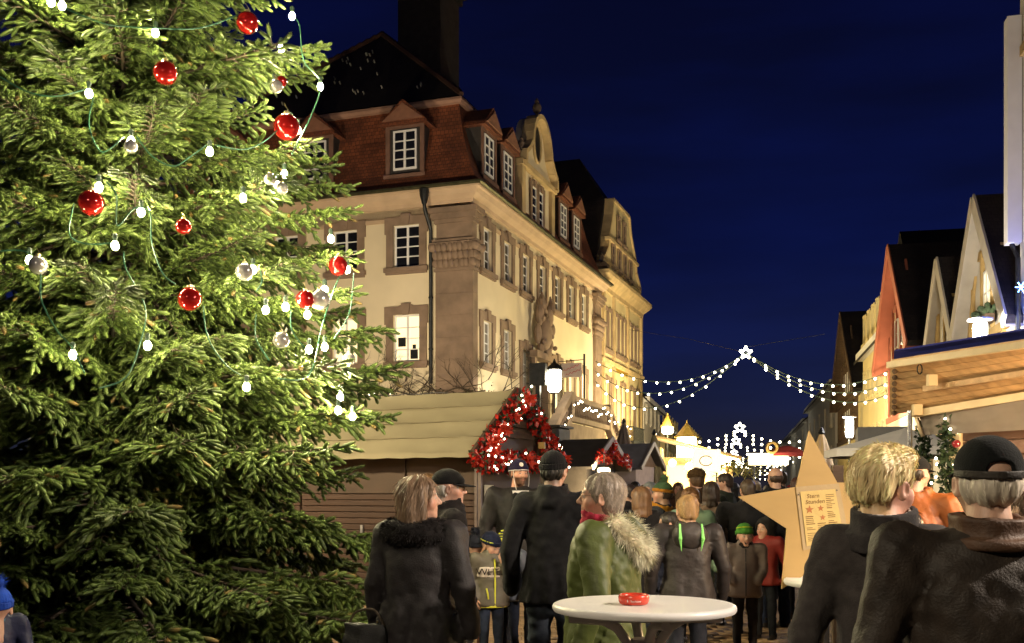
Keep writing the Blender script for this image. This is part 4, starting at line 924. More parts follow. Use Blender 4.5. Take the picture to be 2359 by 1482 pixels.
# scalloped dark trim on the free end
m = MB()
for k in range(9): m.ball(on_flap(.022, (k+.5)/9, .015), .024, 6, 4)
m.build('scallop_trim', timber, ws)
dirw = (BR-BL); dirw.z = 0; dirw.normalize(); nw = Vector((-dirw.y, dirw.x, 0)); nw = nw if nw.y > 0 else -nw
A0 = BL + dirw*.42 + nw*.12; A0.z = 0
Mw = Matrix(((dirw.x, nw.x, 0, A0.x), (dirw.y, nw.y, 0, A0.y), (0, 0, 1, 0), (0, 0, 0, 1)))
bm_ = pm('stall_board', (.15, .085, .065), .7, .2, 2, .2, stretch=(.5, 1, 4), rnd=.12)
for k in range(19):
    b = MB(); b.bevbox(.22, 3.4, 0, .03, .02+.118*k, .132+.118*k, .006, Mw); b.build('wall_board', bm_, ws)
b = MB(); b.box(.24, 3.4, .035, 2.0, 0, 2.27, Mw); b.build('carcass', slate, ws)
b = MB(); b.bevbox(.10, .22, -.03, .09, 0, 2.3, .01, Mw); b.build('corner_post', pm('pale_lath', (.6, .48, .3)), ws)
b = MB(); b.box(.95, 3.4, -.02, 0, 1.98, 2.05, Mw); b.build('red_lath', pm('red_lath', (.45, .05, .02), .6), ws)
b = MB(); b.box(.42, .62, -.012, -.002, 1.45, 1.95, Mw); b.build('notice_paper', pm('paper2', (.55, .45, .38), .8), ws)
# grey canvas roll hanging under the hinge
V = []; n1, n2 = 24, 8
g0, g1, g2, g3 = at(2110, 951, 9.0), at(2420, 896, 7.9), at(2420, 988, 7.85), at(2125, 1003, 8.95)
for i in range(n1+1):
    for j in range(n2+1):
        a = g0.lerp(g1, i/n1*1.15); b = g3.lerp(g2, i/n1*1.15); q = a.lerp(b, j/n2); q.y -= .05*math.sin(math.pi*j/n2)+.012*math.sin(i*.9+j*.8)+.02*(1 if j == 5 else 0); V.append(tuple(q))
f = [(i*(n2+1)+j, i*(n2+1)+j+1, (i+1)*(n2+1)+j+1, (i+1)*(n2+1)+j) for i in range(n1) for j in range(n2)]
link('canvas_roll', np_mesh('canvas_roll', V, f, pm('dirty_canvas', (.20, .165, .14), .85, .2, 3, .2), True), ws)
m = MB(); m.bar(at(2107, 948, 9.0), at(2126, 1006, 8.93), .025); m.build('canvas_rod', pm('pale_lath', (.6, .48, .3)), ws)
# fir garland on the stall corner
gp_ = [tuple(Mw @ Vector((.16, -.12, z))) for z in np.linspace(2.2, .9, 14)]
leaf_garland('fir_garland', gp_, .06, 900, ws, [tinsel_green, tinsel_green], 15, .045)
gp2 = [tuple(Mw @ Vector((-.12, -.05, z))) for z in np.linspace(2.2, .9, 14)]
leaf_garland('fir_garland', gp2, .055, 900, ws, [tinsel_green, tinsel_green], 16, .045)
rr = random.Random(3)
for k in range(34): link('bulb', bulb_s, ws, Vector(rr.choice(gp_+gp2))+Vector((rr.gauss(0, .06), -.08+rr.gauss(0, .03), rr.gauss(0, .06))), scale=.65)
for k in range(4):
    m = MB(); m.ball((0, 0, 0), .035, 12, 8); m.build('bauble', pm('dark_red_glass', (.25, .02, .03), .08, .1, spec=.9), ws, 'all', loc=Vector(gp_[2+3*k])+Vector((.03, -.11, 0)))
m = MB(); m.tube([at(2096, 946, 8.9), at(2096, 1120, 8.9)], .022, 8); m.build('steel_pole', pm('steel', (.7, .7, .7), .2, .05, metal=1), ws, True)
# lamp of this stall, hanging out of view under the flap
o = empty('stall_lamp', (4.25, 6.7, 2.05), 0, 'bulb lamp hanging under the flap of the wooden stall', 'lamp')
m = MB(); m.lathe([(.02, .16), (.05, .14), (.14, .02), (.15, 0)], 12); m.tube([(0, 0, .15), (0, 0, .45)], .008, 5); m.build('shade', dark_metal, o)
m = MB(); m.ball((0, 0, .02), .045, 10, 7); m.build('bulb', emat('stall_bulb', AMBER, 40), o, 'all'); lamp('lamp_light', 'POINT', (0, 0, -.08), 260, (1, .66, .32), .08, o)
# ------------------------------------------------------------------ bar table, ashtray, wooden star
TD = 4.56; tx = (1483-CX)*TD/FPX
tb = empty('bar_table', (tx, TD, 0), 0, 'round white plastic bar table nearest the viewer', 'table')
wp = pm('white_plastic', (.74, .72, .70), .32, .03, 3, .02)
m = MB(); r = .40; prof = [(.001, 1.068), (r-.02, 1.068), (r-.006, 1.072), (r, 1.082), (r, 1.092), (r-.004, 1.100), (r-.014, 1.105), (r-.03, 1.1035), (.001, 1.1035)]
m.lathe(prof, 72, cap=False); m.build('table_top', wp, tb, True)
m = MB(); m.lathe([(.045, .08), (.045, .85), (.055, .95)], 16); m.build('column', wp, tb, True)
for k in range(4):
    a = k*math.pi/2+.15; d = Vector((math.cos(a), math.sin(a), 0)); m = MB()
    m.tube([d*.04+Vector((0, 0, .80)), d*.07+Vector((0, 0, .93)), d*.12+Vector((0, 0, 1.0)), d*.18+Vector((0, 0, 1.03)), d*.33+Vector((0, 0, 1.045))], [.022, .022, .022, .02, .02], 10); m.build('bracket', wp, tb, True)
    m = MB(); m.tube([d*.04+Vector((0, 0, .18)), d*.2+Vector((0, 0, .06)), d*.36+Vector((0, 0, .02))], [.03, .025, .02], 8); m.build('foot', wp, tb, True)
m = MB(); m.bar((-.33, -.05, 1.047), (.33, -.05, 1.047), .05, .038); m.build('cross_bar', wp, tb)
ax, ay = (1460-CX)*4.52/FPX, 4.52
ak = empty('ashtray', (ax, ay, 1.1035), 0, 'round red ashtray with white lettering on the white bar table', 'ashtray')
redp = pm('red_plastic', (.62, .055, .028), .25, .05, 3, .01, coat=.3); m = MB()
m.lathe([(.001, 0), (.052, 0), (.060, .004), (.0665, .016), (.0672, .034), (.064, .043), (.060, .046), (.056, .044), (.052, .035), (.048, .012), (.001, .010)], 48, cap=False); m.build('bowl', redp, ak, 'all')
wl = pm('white_ink', (.8, .78, .75), .5, .02, 3, 0)
def wrap(me, r_, z0, a0):
    for v in me.vertices: a = a0 + v.co.x/r_; rr_ = r_+.0006; v.co = (rr_*math.sin(a), -rr_*math.cos(a), z0+v.co.y)
me = text_mesh('Sparkasse', .0115, wl); wrap(me, .0672, .016, .02); link('lettering', me, ak)
m = MB(); m.lathe([(.0016, 0), (.0016, .0006)], 10, Matrix.Translation((0, .0095, 0))); m.add([(-.003, 0, 0), (.003, 0, 0), (.003, .0016, 0), (-.003, .0016, 0)], [(0, 1, 2, 3)]); m.add([(-.0016, .0022, 0), (.003, .0022, 0), (.0016, .0075, 0), (-.003, .0075, 0)], [(0, 1, 2, 3)]); me = m.mesh('emblem', wl); wrap(me, .0672, .016, -.52); link('emblem', me, ak)
# wooden star sign
SDp = 6.0
def sp2(px, py, d=SDp): return at(px, py, d)
pts = [(1863, 993), (1928, 1112), (2075, 1110), (1975, 1215), (1990, 1345), (1893, 1300), (1800, 1357), (1812, 1218), (1700, 1145), (1833, 1122)]
c0_ = sp2(1893, 1180); so2 = empty('wooden_star_sign', (c0_.x, SDp, 0), 0, 'large plywood star sign with a menu sheet beside the light haired man', 'sign')
poly = [((at(x, y, SDp).x-c0_.x), at(x, y, SDp).z) for x, y in pts]; m = MB(); m.prism(poly, -.008, .008)
m.build('star_board', pm('plywood', (.56, .36, .13), .6, .08, 2.0, .05, stretch=(1, 1, 3)), so2)
m = MB(); m.box(-.03+.1, .03+.1, .012, .05, 0, 1.75); m.build('post', timber, so2)
m = MB(); m.box(-.2+.1, .2+.1, -.1, .2, 0, .03); m.build('base', timber, so2)
# sheet, tilted a little: corner points in the photograph
sh = [(1842, 1133), (1922, 1127), (1943, 1243), (1857, 1258)]
ink = pm('brown_ink', (.20, .07, .02), .8, .05, 3, 0); rose = pm('rose_ink', (.55, .20, .07), .8, .05, 3, 0)
def sheet(pts_, y, matl, name, th=.002):
    m = MB(); q = [(at(x, yy, SDp).x-c0_.x, at(x, yy, SDp).z) for x, yy in pts_]; m.prism(q, y-th, y); return m.build(name, matl, so2)
cov = sheet([(1832, 1122), (1931, 1114), (1957, 1249), (1849, 1268)], -.010, pm('clear_sleeve', (.60, .44, .24), .15, .04, spec=.9), 'sleeve'); shd = sheet(sh, -.0135, pm('yellow_paper', (.78, .56, .20), .7, .03), 'menu_sheet')
S0, S1, S3 = [Vector((at(*sh[i], SDp).x-c0_.x, -.0165, at(*sh[i], SDp).z)) for i in (0, 1, 3)]; eu, ev = S1-S0, S3-S0
def shp(u, v): return S0+eu*u+ev*v
ang = math.atan2(eu.z, eu.x)
for t, (u, v), s in (('Stern', (.34, .13), .034), ('Stunden', (.38, .235), .034)):
    me = text_mesh(t, s, ink, shear=.15); o = link('lettering', me, shd, shp(u, v), (R(90), -ang, 0))
def mini_star(u, v, r_, matl):
    m = MB(); q = [(r_*(1 if k % 2 == 0 else .42)*math.sin(k*math.pi/5), r_*(1 if k % 2 == 0 else .42)*math.cos(k*math.pi/5)) for k in range(10)]
    m.prism(q, -.0004, 0); m.build('printed_star', matl, shd, loc=shp(u, v))
mini_star(.2, .34, .026, rose); mini_star(.52, .33, .02, rose); mini_star(.55, .50, .018, rose)
tl = MB(); rr = random.Random(11)
for c_, (u0, u1) in enumerate(((.06, .34), (.38, .66), (.70, .95))):
    for k in range(26):
        v = .06+.034*k
        if (c_ < 2 and v < .44) or rr.random() < .12 or (c_ == 1 and v < .58): continue
        tl.bar(shp(u0, v), shp(u0+(u1-u0)*rr.uniform(.55, 1), v), .0004, .0028 if k % 4 else .004, (0, 0, 1))
tl.build('text_lines', ink, shd)
for px, py in ((1838, 1140), (1926, 1130), (1878, 1262)):
    m = MB(); m.ball((at(px, py, SDp).x-c0_.x, -.013, at(px, py, SDp).z), .005, 8, 5); m.build('pin', pm('steel', (.7, .7, .7)), so2)
# second white table, mostly hidden
D2 = 5.6; t2 = copy_tree(tb); t2.location = ((2010-CX)*D2/FPX, D2+.25, .0); t2['label'] = 'second white bar table hidden behind the light haired man'
# ------------------------------------------------------------------ the big fir
TX, TY = (300-CX)*8.8/FPX, 8.8
def env_r(z): return 2.66-.225*z
def needle_mat():
    m = bpy.data.materials.new('fir_needles'); m.use_nodes = True; t = m.node_tree; b = t.nodes['Principled BSDF']; l = t.links.new
    b.inputs['Roughness'].default_value = .55; b.inputs['Specular IOR Level'].default_value = .35
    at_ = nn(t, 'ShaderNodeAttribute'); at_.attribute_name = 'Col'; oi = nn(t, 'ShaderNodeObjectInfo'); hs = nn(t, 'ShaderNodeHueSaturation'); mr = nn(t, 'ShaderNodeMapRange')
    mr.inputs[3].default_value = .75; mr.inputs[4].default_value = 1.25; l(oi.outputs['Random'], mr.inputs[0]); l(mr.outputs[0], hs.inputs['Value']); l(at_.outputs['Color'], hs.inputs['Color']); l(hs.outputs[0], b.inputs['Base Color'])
    return m
needles = needle_mat(); bark = pm('fir_bark', (.06, .042, .03), .95, .3, 6, .4)
def fir_branch(seed, length):
    """one spruce limb along +x: axis, drooping side twigs, finger-like shoots clothed in needles"""
    rg = np.random.default_rng(seed)
    shoots = []   # start, direction, length
    woods = []
    def axis(s): return np.array([length*s, .05*length*math.sin(s*2.2+seed), length*(.06*s-.26*s*s+.16*s**3)])
    ns = int(length/.052)
    woods.append(([axis(s) for s in np.linspace(0, 1, 9)], .028, .005))
    for i in range(ns):
        s = .16+.82*i/ns; p = axis(s); tdir = axis(min(1, s+.02))-axis(s-.02); tdir /= np.linalg.norm(tdir)
        side = 1 if i % 2 else -1
        L_ = (.60*(1-s)**.75+.10)*rg.uniform(.7, 1.15)*min(1, length/2.0)*(.55 if s < .3 else 1)
        a = rg.uniform(.75, 1.1); roll = rg.normal(-.16, .26)
        lat = np.array([-tdir[1], tdir[0], 0])*side; lat /= np.linalg.norm(lat)
        d = tdir*math.cos(a)+(lat*math.cos(roll)+np.array([0, 0, 1])*math.sin(roll))*math.sin(a); d /= np.linalg.norm(d)
        n = max(2, int(L_/.050)); pts = []; q = p.copy(); dd = d.copy()
        for k in range(n+1):
            pts.append(q.copy()); q = q+dd*L_/n; dd = dd+np.array([0, 0, -.42/n*(1.2-s)*2.2])+rg.normal(0, .04, 3); dd /= np.linalg.norm(dd)
        woods.append((pts[::max(1, n//3)], .007, .003))
        for k in range(1, n+1):
            if k < n:
                sd = 1 if k % 2 else -1; t_ = pts[k]-pts[k-1]; t_ /= np.linalg.norm(t_)
                la = np.cross(t_, [0, 0, 1.]); la /= (np.linalg.norm(la)+1e-6)
                e = t_*.75+la*sd*.62+np.array([0, 0, rg.normal(-.05, .22)]); e /= np.linalg.norm(e)
                shoots.append((pts[k], e, rg.uniform(.075, .12)*(1.1-.3*k/n)))
            if k == n or k % 2 == 0:
                t_ = pts[k]-pts[k-1]; t_ /= np.linalg.norm(t_); shoots.append((pts[k]-t_*.02, t_+rg.normal(0, .1, 3), rg.uniform(.09, .13)))
    for s in np.linspace(.5, 1.0, 14):
        p = axis(s); t_ = axis(s)-axis(s-.03); t_ /= np.linalg.norm(t_); shoots.append((p, t_+rg.normal(0, .35, 3)+np.array([0, 0, .15]), rg.uniform(.07, .12)))
    S = np.array([x[0] for x in shoots]); Dv = np.array([x[1] for x in shoots]); Dv /= np.linalg.norm(Dv, axis=1)[:, None]; Ls = np.array([x[2] for x in shoots])
    n = len(S); up = np.where(np.abs(Dv[:, 2:3]) > .9, [[1., 0, 0]], [[0, 0, 1.]]); X = np.cross(Dv, up); X /= np.linalg.norm(X, axis=1)[:, None]; Y = np.cross(Dv, X)
    V = []; F = []; C = []; base = 0
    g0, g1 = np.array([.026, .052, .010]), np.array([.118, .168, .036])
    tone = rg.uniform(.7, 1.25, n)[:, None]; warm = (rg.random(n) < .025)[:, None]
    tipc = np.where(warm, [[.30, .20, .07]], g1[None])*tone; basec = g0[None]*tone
    # soft core spindle
    rings = ((0, .005), (.15, .013), (.6, .0165), (.88, .0135), (1.0, .004)); m_ = 6
    for t, r in rings:
        for k in range(m_):
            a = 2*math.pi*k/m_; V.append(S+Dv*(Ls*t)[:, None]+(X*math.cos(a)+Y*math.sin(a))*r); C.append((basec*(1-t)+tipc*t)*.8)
    nvc = len(rings)*m_
    # needles
    nn_ = 64; nv_tot = nvc+nn_*3
    fr = []
    for i in range(len(rings)-1):
        for k in range(m_): a_, b_, c_, d_ = i*m_+k, i*m_+(k+1) % m_, (i+1)*m_+(k+1) % m_, (i+1)*m_+k; fr += [(a_, b_, c_), (a_, c_, d_)]
    for j in range(nn_):
        t = (j+.5)/nn_; a = j*2.39996+rg.uniform(-.3, .3, n); ca, sa = np.cos(a)[:, None], np.sin(a)[:, None]; rad = X*ca+Y*sa; tan = Y*ca-X*sa
        b0 = S+Dv*(Ls*t)[:, None]+rad*(.012 if t < .85 else .008); ln = rg.uniform(.008, .013, n)[:, None]
        tip = b0+rad*ln*(.95 if t < .85 else .6)+Dv*ln*(.35+.6*t*t)+np.array([0, 0, .002])
        w = tan*.0036
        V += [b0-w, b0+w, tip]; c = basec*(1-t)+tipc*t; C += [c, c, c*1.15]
        q = nvc+3*j; fr.append((q, q+1, q+2))
    V = np.stack(V, 1); C = np.stack(C, 1); fr = np.array(fr); F = fr[None]+(np.arange(n)*nv_tot)[:, None, None]
    V = V.reshape(-1, 3); C = C.reshape(-1, 3); F = F.reshape(-1, 3)
    # wood
    wv = MB()
    for pts, r0, r1 in woods: wv.tube(pts, [r0+(r1-r0)*i/(len(pts)-1) for i in range(len(pts))], 4, False)
    wf = []
    for f in wv.f: wf += [(f[0], f[1], f[2]), (f[0], f[2], f[3])]
    b0 = len(V); V = np.concatenate([V, np.array(wv.v)]); C = np.concatenate([C, np.tile([[.06, .045, .03]], (len(wv.v), 1))])
    mi = np.concatenate([np.zeros(len(F), int), np.ones(len(wf), int)]); F = np.concatenate([F, np.array(wf)+b0])
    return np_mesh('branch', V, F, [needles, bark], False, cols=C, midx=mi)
tree = empty('christmas_tree', (TX, TY, 0), 0, 'tall fir decorated with bulbs and red baubles filling the left side', 'tree')
m = MB(); m.tube([(0, 0, -.02), (.02, 0, 2), (.0, .02, 5), (0, 0, 9), (0, 0, 13)], [.19, .16, .12, .07, .015], 12); m.build('trunk', bark, tree, True)
blong = [fir_branch(10+i, 2.3) for i in range(4)]; bshort = [fir_branch(30+i, 1.6) for i in range(4)]
rr = random.Random(77); z = .42; az0 = 0.0; nb = 0
while z < 8.2:
    r = env_r(z); n = 11 if z < 3.5 else 10
    if z > 6.6: n = 6
    az0 += rr.uniform(.2, .7)
    for k in range(n):
        az = az0+2*math.pi*k/n+rr.uniform(-.16, .16)
        back = math.sin(az) > .45
        if back and k % 2: continue
        me = rr.choice(blong if r > 1.7 else bshort); base = 2.3 if r > 1.7 else 1.6
        s = r/base*rr.choice((rr.uniform(.70, .95), rr.uniform(.92, 1.06), rr.uniform(.95, 1.06)))
        pitch = rr.uniform(-.02, .14)-.10*(z < 1.5)+.015*z
        link('branch', me, tree, (.12*math.cos(az), .12*math.sin(az), z+rr.uniform(-.12, .12)), (rr.uniform(-.3, .3), -pitch, az), (s, s*rr.uniform(.9, 1.1), s)); nb += 1
    for k in range(9):     # inner boughs hanging down
        az = rr.uniform(0, 6.28); link('branch', rr.choice(bshort), tree, (.1*math.cos(az), .1*math.sin(az), z+rr.uniform(-.15, .2)), (rr.uniform(-.4, .4), rr.uniform(.30, .65), az), r/1.6*rr.uniform(.60, .82))
    for k in range(8):
        az = rr.uniform(0, 6.28); link('branch', rr.choice(bshort), tree, (0, 0, z+rr.uniform(-.15, .15)), (rr.uniform(-.5, .5), rr.uniform(-.1, .2), az), r/1.6*rr.uniform(.40, .55))
    z += .34 if z < 6.6 else .5
while z < 12.8:
    for k in range(6): link('branch', rr.choice(bshort), tree, (0, 0, z), (0, -.2, k*1.05+z), env_r(z)/1.6)
    z += .45
# light chain
def tree_hit(px, py, k=1.02):
    dx, dz = (px-CX)/FPX, (HY-py)/FPX; best = None
    for D in np.arange(5.8, 9.4, .02):
        x, z_ = dx*D, CH+dz*D; d = math.hypot(x-TX, D-TY)-env_r(z_)*k
        if d < 0: return Vector((x, D, z_))
    D = TY-.15; return Vector((dx*D, D, CH+dz*D))
tb_em = emat('tree_bulb', (1, .86, .50), 900)
def tree_bulb():
    b = MB(); b.ball((0, 0, 0), .024, 12, 8, (1, 1, 1.2)); return b.mesh('bulb', tb_em, 'all')
tbm = tree_bulb(); b = MB(); b.lathe([(.016, .03), (.018, .075), (.008, .085)], 8); hold = b.mesh('bulb_holder', pm('green_cable', (.02, .07, .04), .5))
chain = empty('tree_light_chain', (0, 0, 0), 0, 'light chain of large warm bulbs on green cable wound over the fir', 'light chain')
bulbs = [(118, 6), (143, 14), (358, 76), (673, 38), (648, 112), (738, 200), (205, 216), (632, 195), (302, 326), (483, 350), (560, 457), (655, 402), (640, 428), (228, 432), (325, 490), (265, 567), (762, 551), (68, 600), (583, 622), (800, 622), (748, 668), (612, 715), (658, 708), (708, 726), (340, 797), (168, 818), (748, 800), (712, 806), (800, 866), (568, 892), (784, 915), (779, 946), (442, 684), (686, 300), (670, 285), (812, 960)]
for px, py in bulbs:
    p = tree_hit(px, py, 1.0); o = link('bulb', tbm, chain, p); link('bulb_holder', hold, o)
cab = [[(150, 20), (240, 55), (300, 62), (355, 65), (460, 65), (560, 30)], [(-20, 165), (60, 210), (130, 222), (200, 205)], [(215, 225), (205, 290), (235, 350), (285, 315)], [(315, 315), (350, 360), (400, 383), (440, 360), (475, 335)], [(500, 335), (560, 345), (610, 325), (660, 280)],
       [(675, 38), (690, 60), (700, 140), (738, 190), (720, 260), (672, 355)], [(170, 470), (160, 540), (200, 562), (255, 560)], [(245, 420), (268, 450), (270, 520), (310, 480), (345, 490), (350, 560), (375, 630), (405, 655)], [(-20, 580), (60, 580), (92, 625), (95, 690), (130, 760), (165, 800), (195, 860)],
       [(285, 580), (290, 620), (335, 710), (320, 800), (290, 870), (230, 895)], [(468, 705), (480, 780), (520, 840), (555, 865)], [(590, 725), (590, 780), (620, 830)], [(670, 715), (672, 760), (700, 800)], [(815, 630), (805, 720), (770, 780)], [(790, 620), (765, 680), (740, 760), (720, 850), (690, 875), (640, 872)], [(600, 625), (603, 650), (590, 672)]]
gc_m = pm('tree_cable', (.03, .12, .07), .45, .2)
def smooth_pts(P, n=6):
    P = [Vector(p) for p in P]; out = []
    for i in range(len(P)-1):
        p0, p1, p2, p3 = P[max(i-1, 0)], P[i], P[i+1], P[min(i+2, len(P)-1)]
        for k in range(n):
            t = k/n; out.append(.5*((2*p1)+(p2-p0)*t+(2*p0-5*p1+4*p2-p3)*t*t+(3*p1-p0-3*p2+p3)*t**3))
    return out+[P[-1]]
for c in cab:
    m = MB(); m.tube(smooth_pts([tree_hit(x, y, 1.045) for x, y in c]), .0055, 5); m.build('cable', gc_m, chain, True)
# baubles
red_g = pm('red_bauble_glass', (.40, .012, .010), .07, .08, 4, 0, spec=1.0, metal=.55); gold = pm('bauble_cap', (.6, .5, .25), .3, metal=.9)
sil_g = bpy.data.materials.new('silver_bauble_glass'); sil_g.use_nodes = True; bb = sil_g.node_tree.nodes['Principled BSDF']; bb.inputs['Base Color'].default_value = (.62, .60, .55, 1); bb.inputs['Metallic'].default_value = .7; bb.inputs['Roughness'].default_value = .08
def bauble(px, py, rp, matl, label, group):
    p = tree_hit(px, py, 1.06); r = rp*p.y/FPX; o = empty('bauble', p-Vector((0, 0, r)), 0, label, 'bauble', group)
    b = MB(); b.ball((0, 0, r), r, 24, 16); b.build('glass_ball', matl, o, 'all')
    b = MB(); b.lathe([(r*.26, 1.96*r), (r*.26, 2.16*r), (r*.1, 2.2*r)], 10); b.tube([(0, 0, 2.18*r), (r*.12, 0, 2.35*r), (0, 0, 2.5*r), (-.02, .02, 2.9*r)], r*.04, 5); b.build('cap', gold, o, True)
gr = 'red baubles on the fir'; gs = 'silver baubles on the fir'
for a in ((570, 53, 25, 'red bauble below the top edge, right of the big bulb'), (381, 168, 27, 'red bauble hanging free of lights in the upper fir'), (660, 293, 30, 'large red bauble beside the roof edge with two bulbs on it'), (210, 467, 29, 'red bauble under a bright bulb on the left of the fir'), (423, 522, 18, 'smallest red bauble in the dark middle of the fir'),
          (437, 689, 27, 'red bauble with a bulb right in front of it'), (703, 690, 21, 'red bauble touching a silver one before the facade'), (779, 613, 22, 'red bauble at the branch tip over the town hall windows'), (648, 188, 13, 'small red bauble high on the right branch tip')): bauble(a[0], a[1], a[2], red_g, a[3], gr)
for a in ((88, 611, 22, 'silver bauble by the left edge of the fir'), (563, 627, 21, 'silver bauble beside the bright bulb in the middle of the fir'), (736, 690, 24, 'silver bauble touching a red one before the facade'), (648, 784, 19, 'silver bauble low on the right part of the fir'), (804, 828, 15, 'silver bauble at the branch tip before the lit window'),
          (622, 414, 15, 'silver bauble left of the brightest cluster of bulbs'), (650, 434, 14, 'silver bauble under the brightest cluster of bulbs'), (637, 200, 15, 'silver bauble high on the right branch tip'), (302, 338, 16, 'silver bauble under the brown tipped shoots')): bauble(a[0], a[1], a[2], sil_g, a[3], gs)
# ------------------------------------------------------------------ people: smooth implicit figures meshed with surface nets
def smin(a, b, k):
    if k <= 0: return np.minimum(a, b)
    h = np.clip(.5+.5*(b-a)/k, 0, 1); return b*(1-h)+a*h-k*h*(1-h)
def ssub(a, b, k):
    h = np.clip(.5-.5*(a+b)/k, 0, 1); return a*(1-h)-b*h+k*h*(1-h)
def f_cap(a, b, ra, rb):
    a, b = np.array(a, float), np.array(b, float); ab = b-a; L2 = float(ab@ab)+1e-9
    def f(X, Y, Z):
        t = np.clip(((X-a[0])*ab[0]+(Y-a[1])*ab[1]+(Z-a[2])*ab[2])/L2, 0, 1)
        return np.sqrt((X-a[0]-ab[0]*t)**2+(Y-a[1]-ab[1]*t)**2+(Z-a[2]-ab[2]*t)**2)-(ra+(rb-ra)*t)
    m = max(ra, rb); return (np.minimum(a, b)-m, np.maximum(a, b)+m, f)
def f_ell(c, r, Rm=None):
    c, r = np.array(c, float), np.array(r, float)
    def f(X, Y, Z):
        x, y, z = X-c[0], Y-c[1], Z-c[2]
        if Rm is not None: x, y, z = [Rm[0][i]*x+Rm[1][i]*y+Rm[2][i]*z for i in range(3)]
        k0 = np.sqrt((x/r[0])**2+(y/r[1])**2+(z/r[2])**2)+1e-6; k1 = np.sqrt((x/r[0]**2)**2+(y/r[1]**2)**2+(z/r[2]**2)**2)+1e-6
        return k0*(k0-1)/k1
    m = r if Rm is None else np.full(3, r.max()); return (c-m, c+m, f)
def f_loft(sec, fold=None):
    """stack of ellipses (z, cx, cy, rx, ry)"""
    s = np.array(sorted(map(tuple, sec)), float)
    def f(X, Y, Z):
        cx, cy, rx, ry = [np.interp(Z, s[:, 0], s[:, i]) for i in (1, 2, 3, 4)]
        x, y = X-cx, Y-cy; q = (np.abs(x/rx)**2.3+np.abs(y/ry)**2.3)**(1/2.3); d = (q-1)*np.minimum(rx, ry)*.9
        if fold: a = np.arctan2(y, x); d = d-fold(a, Z)
        return np.maximum(d, np.maximum(s[0, 0]-Z, Z-s[-1, 0]))
    lo = np.array([(s[:, 1]-s[:, 3]).min(), (s[:, 2]-s[:, 4]).min(), s[0, 0]]); hi = np.array([(s[:, 1]+s[:, 3]).max(), (s[:, 2]+s[:, 4]).max(), s[-1, 0]]); return (lo, hi, f)
def f_ring(c, rx, ry, h, t, tilt=0.0):
    """collar band: elliptic tube of half height h, wall t"""
    def f(X, Y, Z):
        z = Z-c[2]-tilt*(Y-c[1]); x, y = X-c[0], Y-c[1]; q = np.sqrt((x/rx)**2+(y/ry)**2); d = np.abs((q-1)*min(rx, ry))-t
        return np.maximum(d, np.abs(z)-h)+.0*X
    return (np.array([c[0]-rx-t, c[1]-ry-t, c[2]-h-abs(tilt)*ry]), np.array([c[0]+rx+t, c[1]+ry+t, c[2]+h+abs(tilt)*ry]), f)
def axis_grid(lo, hi, step, fine=None):
    if fine is None: return np.arange(lo, hi+step, step)
    a, b, fs = fine; out = list(np.arange(a, b+fs*.5, fs)); x = a
    st = fs
    while x > lo: st = min(step, st*1.35); x -= st; out.insert(0, x)
    x = out[-1]; st = fs
    while x < hi: st = min(step, st*1.35); x += st; out.append(x)
    return np.array(out)
def nets(F, xs, ys, zs):
    s = F < 0; nx, ny, nz = F.shape
    c = np.zeros((nx-1, ny-1, nz-1), np.int8); corners = [(i, j, k) for i in (0, 1) for j in (0, 1) for k in (0, 1)]
    for i, j, k in corners: c += s[i:nx-1+i, j:ny-1+j, k:nz-1+k]
    mask = (c > 0) & (c < 8); ijk = np.argwhere(mask); n = len(ijk); idx = np.full(mask.shape, -1, np.int32); idx[mask] = np.arange(n)
    acc = np.zeros((n, 3)); cnt = np.zeros(n)
    for a in corners:
        for ax in range(3):
            if a[ax]: continue
            b = list(a); b[ax] = 1
            ia, ib = ijk+np.array(a), ijk+np.array(b); fa, fb = F[ia[:, 0], ia[:, 1], ia[:, 2]], F[ib[:, 0], ib[:, 1], ib[:, 2]]
            m = (fa < 0) != (fb < 0); t = fa[m]/(fa[m]-fb[m])
            pa = np.stack([xs[ia[m, 0]], ys[ia[m, 1]], zs[ia[m, 2]]], 1); pb = np.stack([xs[ib[m, 0]], ys[ib[m, 1]], zs[ib[m, 2]]], 1)
            acc[m] += pa+(pb-pa)*t[:, None]; cnt[m] += 1
    V = acc/cnt[:, None]; Q = []
    for ax in range(3):
        u, v = [(1, 2), (2, 0), (0, 1)][ax]
        lo = [slice(None)]*3; hi = [slice(None)]*3; lo[ax] = slice(0, -1); hi[ax] = slice(1, None)
        for w in (u, v): lo[w] = slice(1, -1); hi[w] = slice(1, -1)
        A, B = s[tuple(lo)], s[tuple(hi)]; e = np.argwhere(A != B)
        if not len(e): continue
        flip = A[e[:, 0], e[:, 1], e[:, 2]]; e = e.copy(); e[:, u] += 1; e[:, v] += 1
        def cell(du, dv): q = e.copy(); q[:, u] += du; q[:, v] += dv; return idx[q[:, 0], q[:, 1], q[:, 2]]
        q = np.stack([cell(-1, -1), cell(0, -1), cell(0, 0), cell(-1, 0)], 1); q[~flip] = q[~flip][:, ::-1]; Q.append(q)
    Q = np.concatenate(Q); Q = Q[(Q >= 0).all(1)]; return V, Q
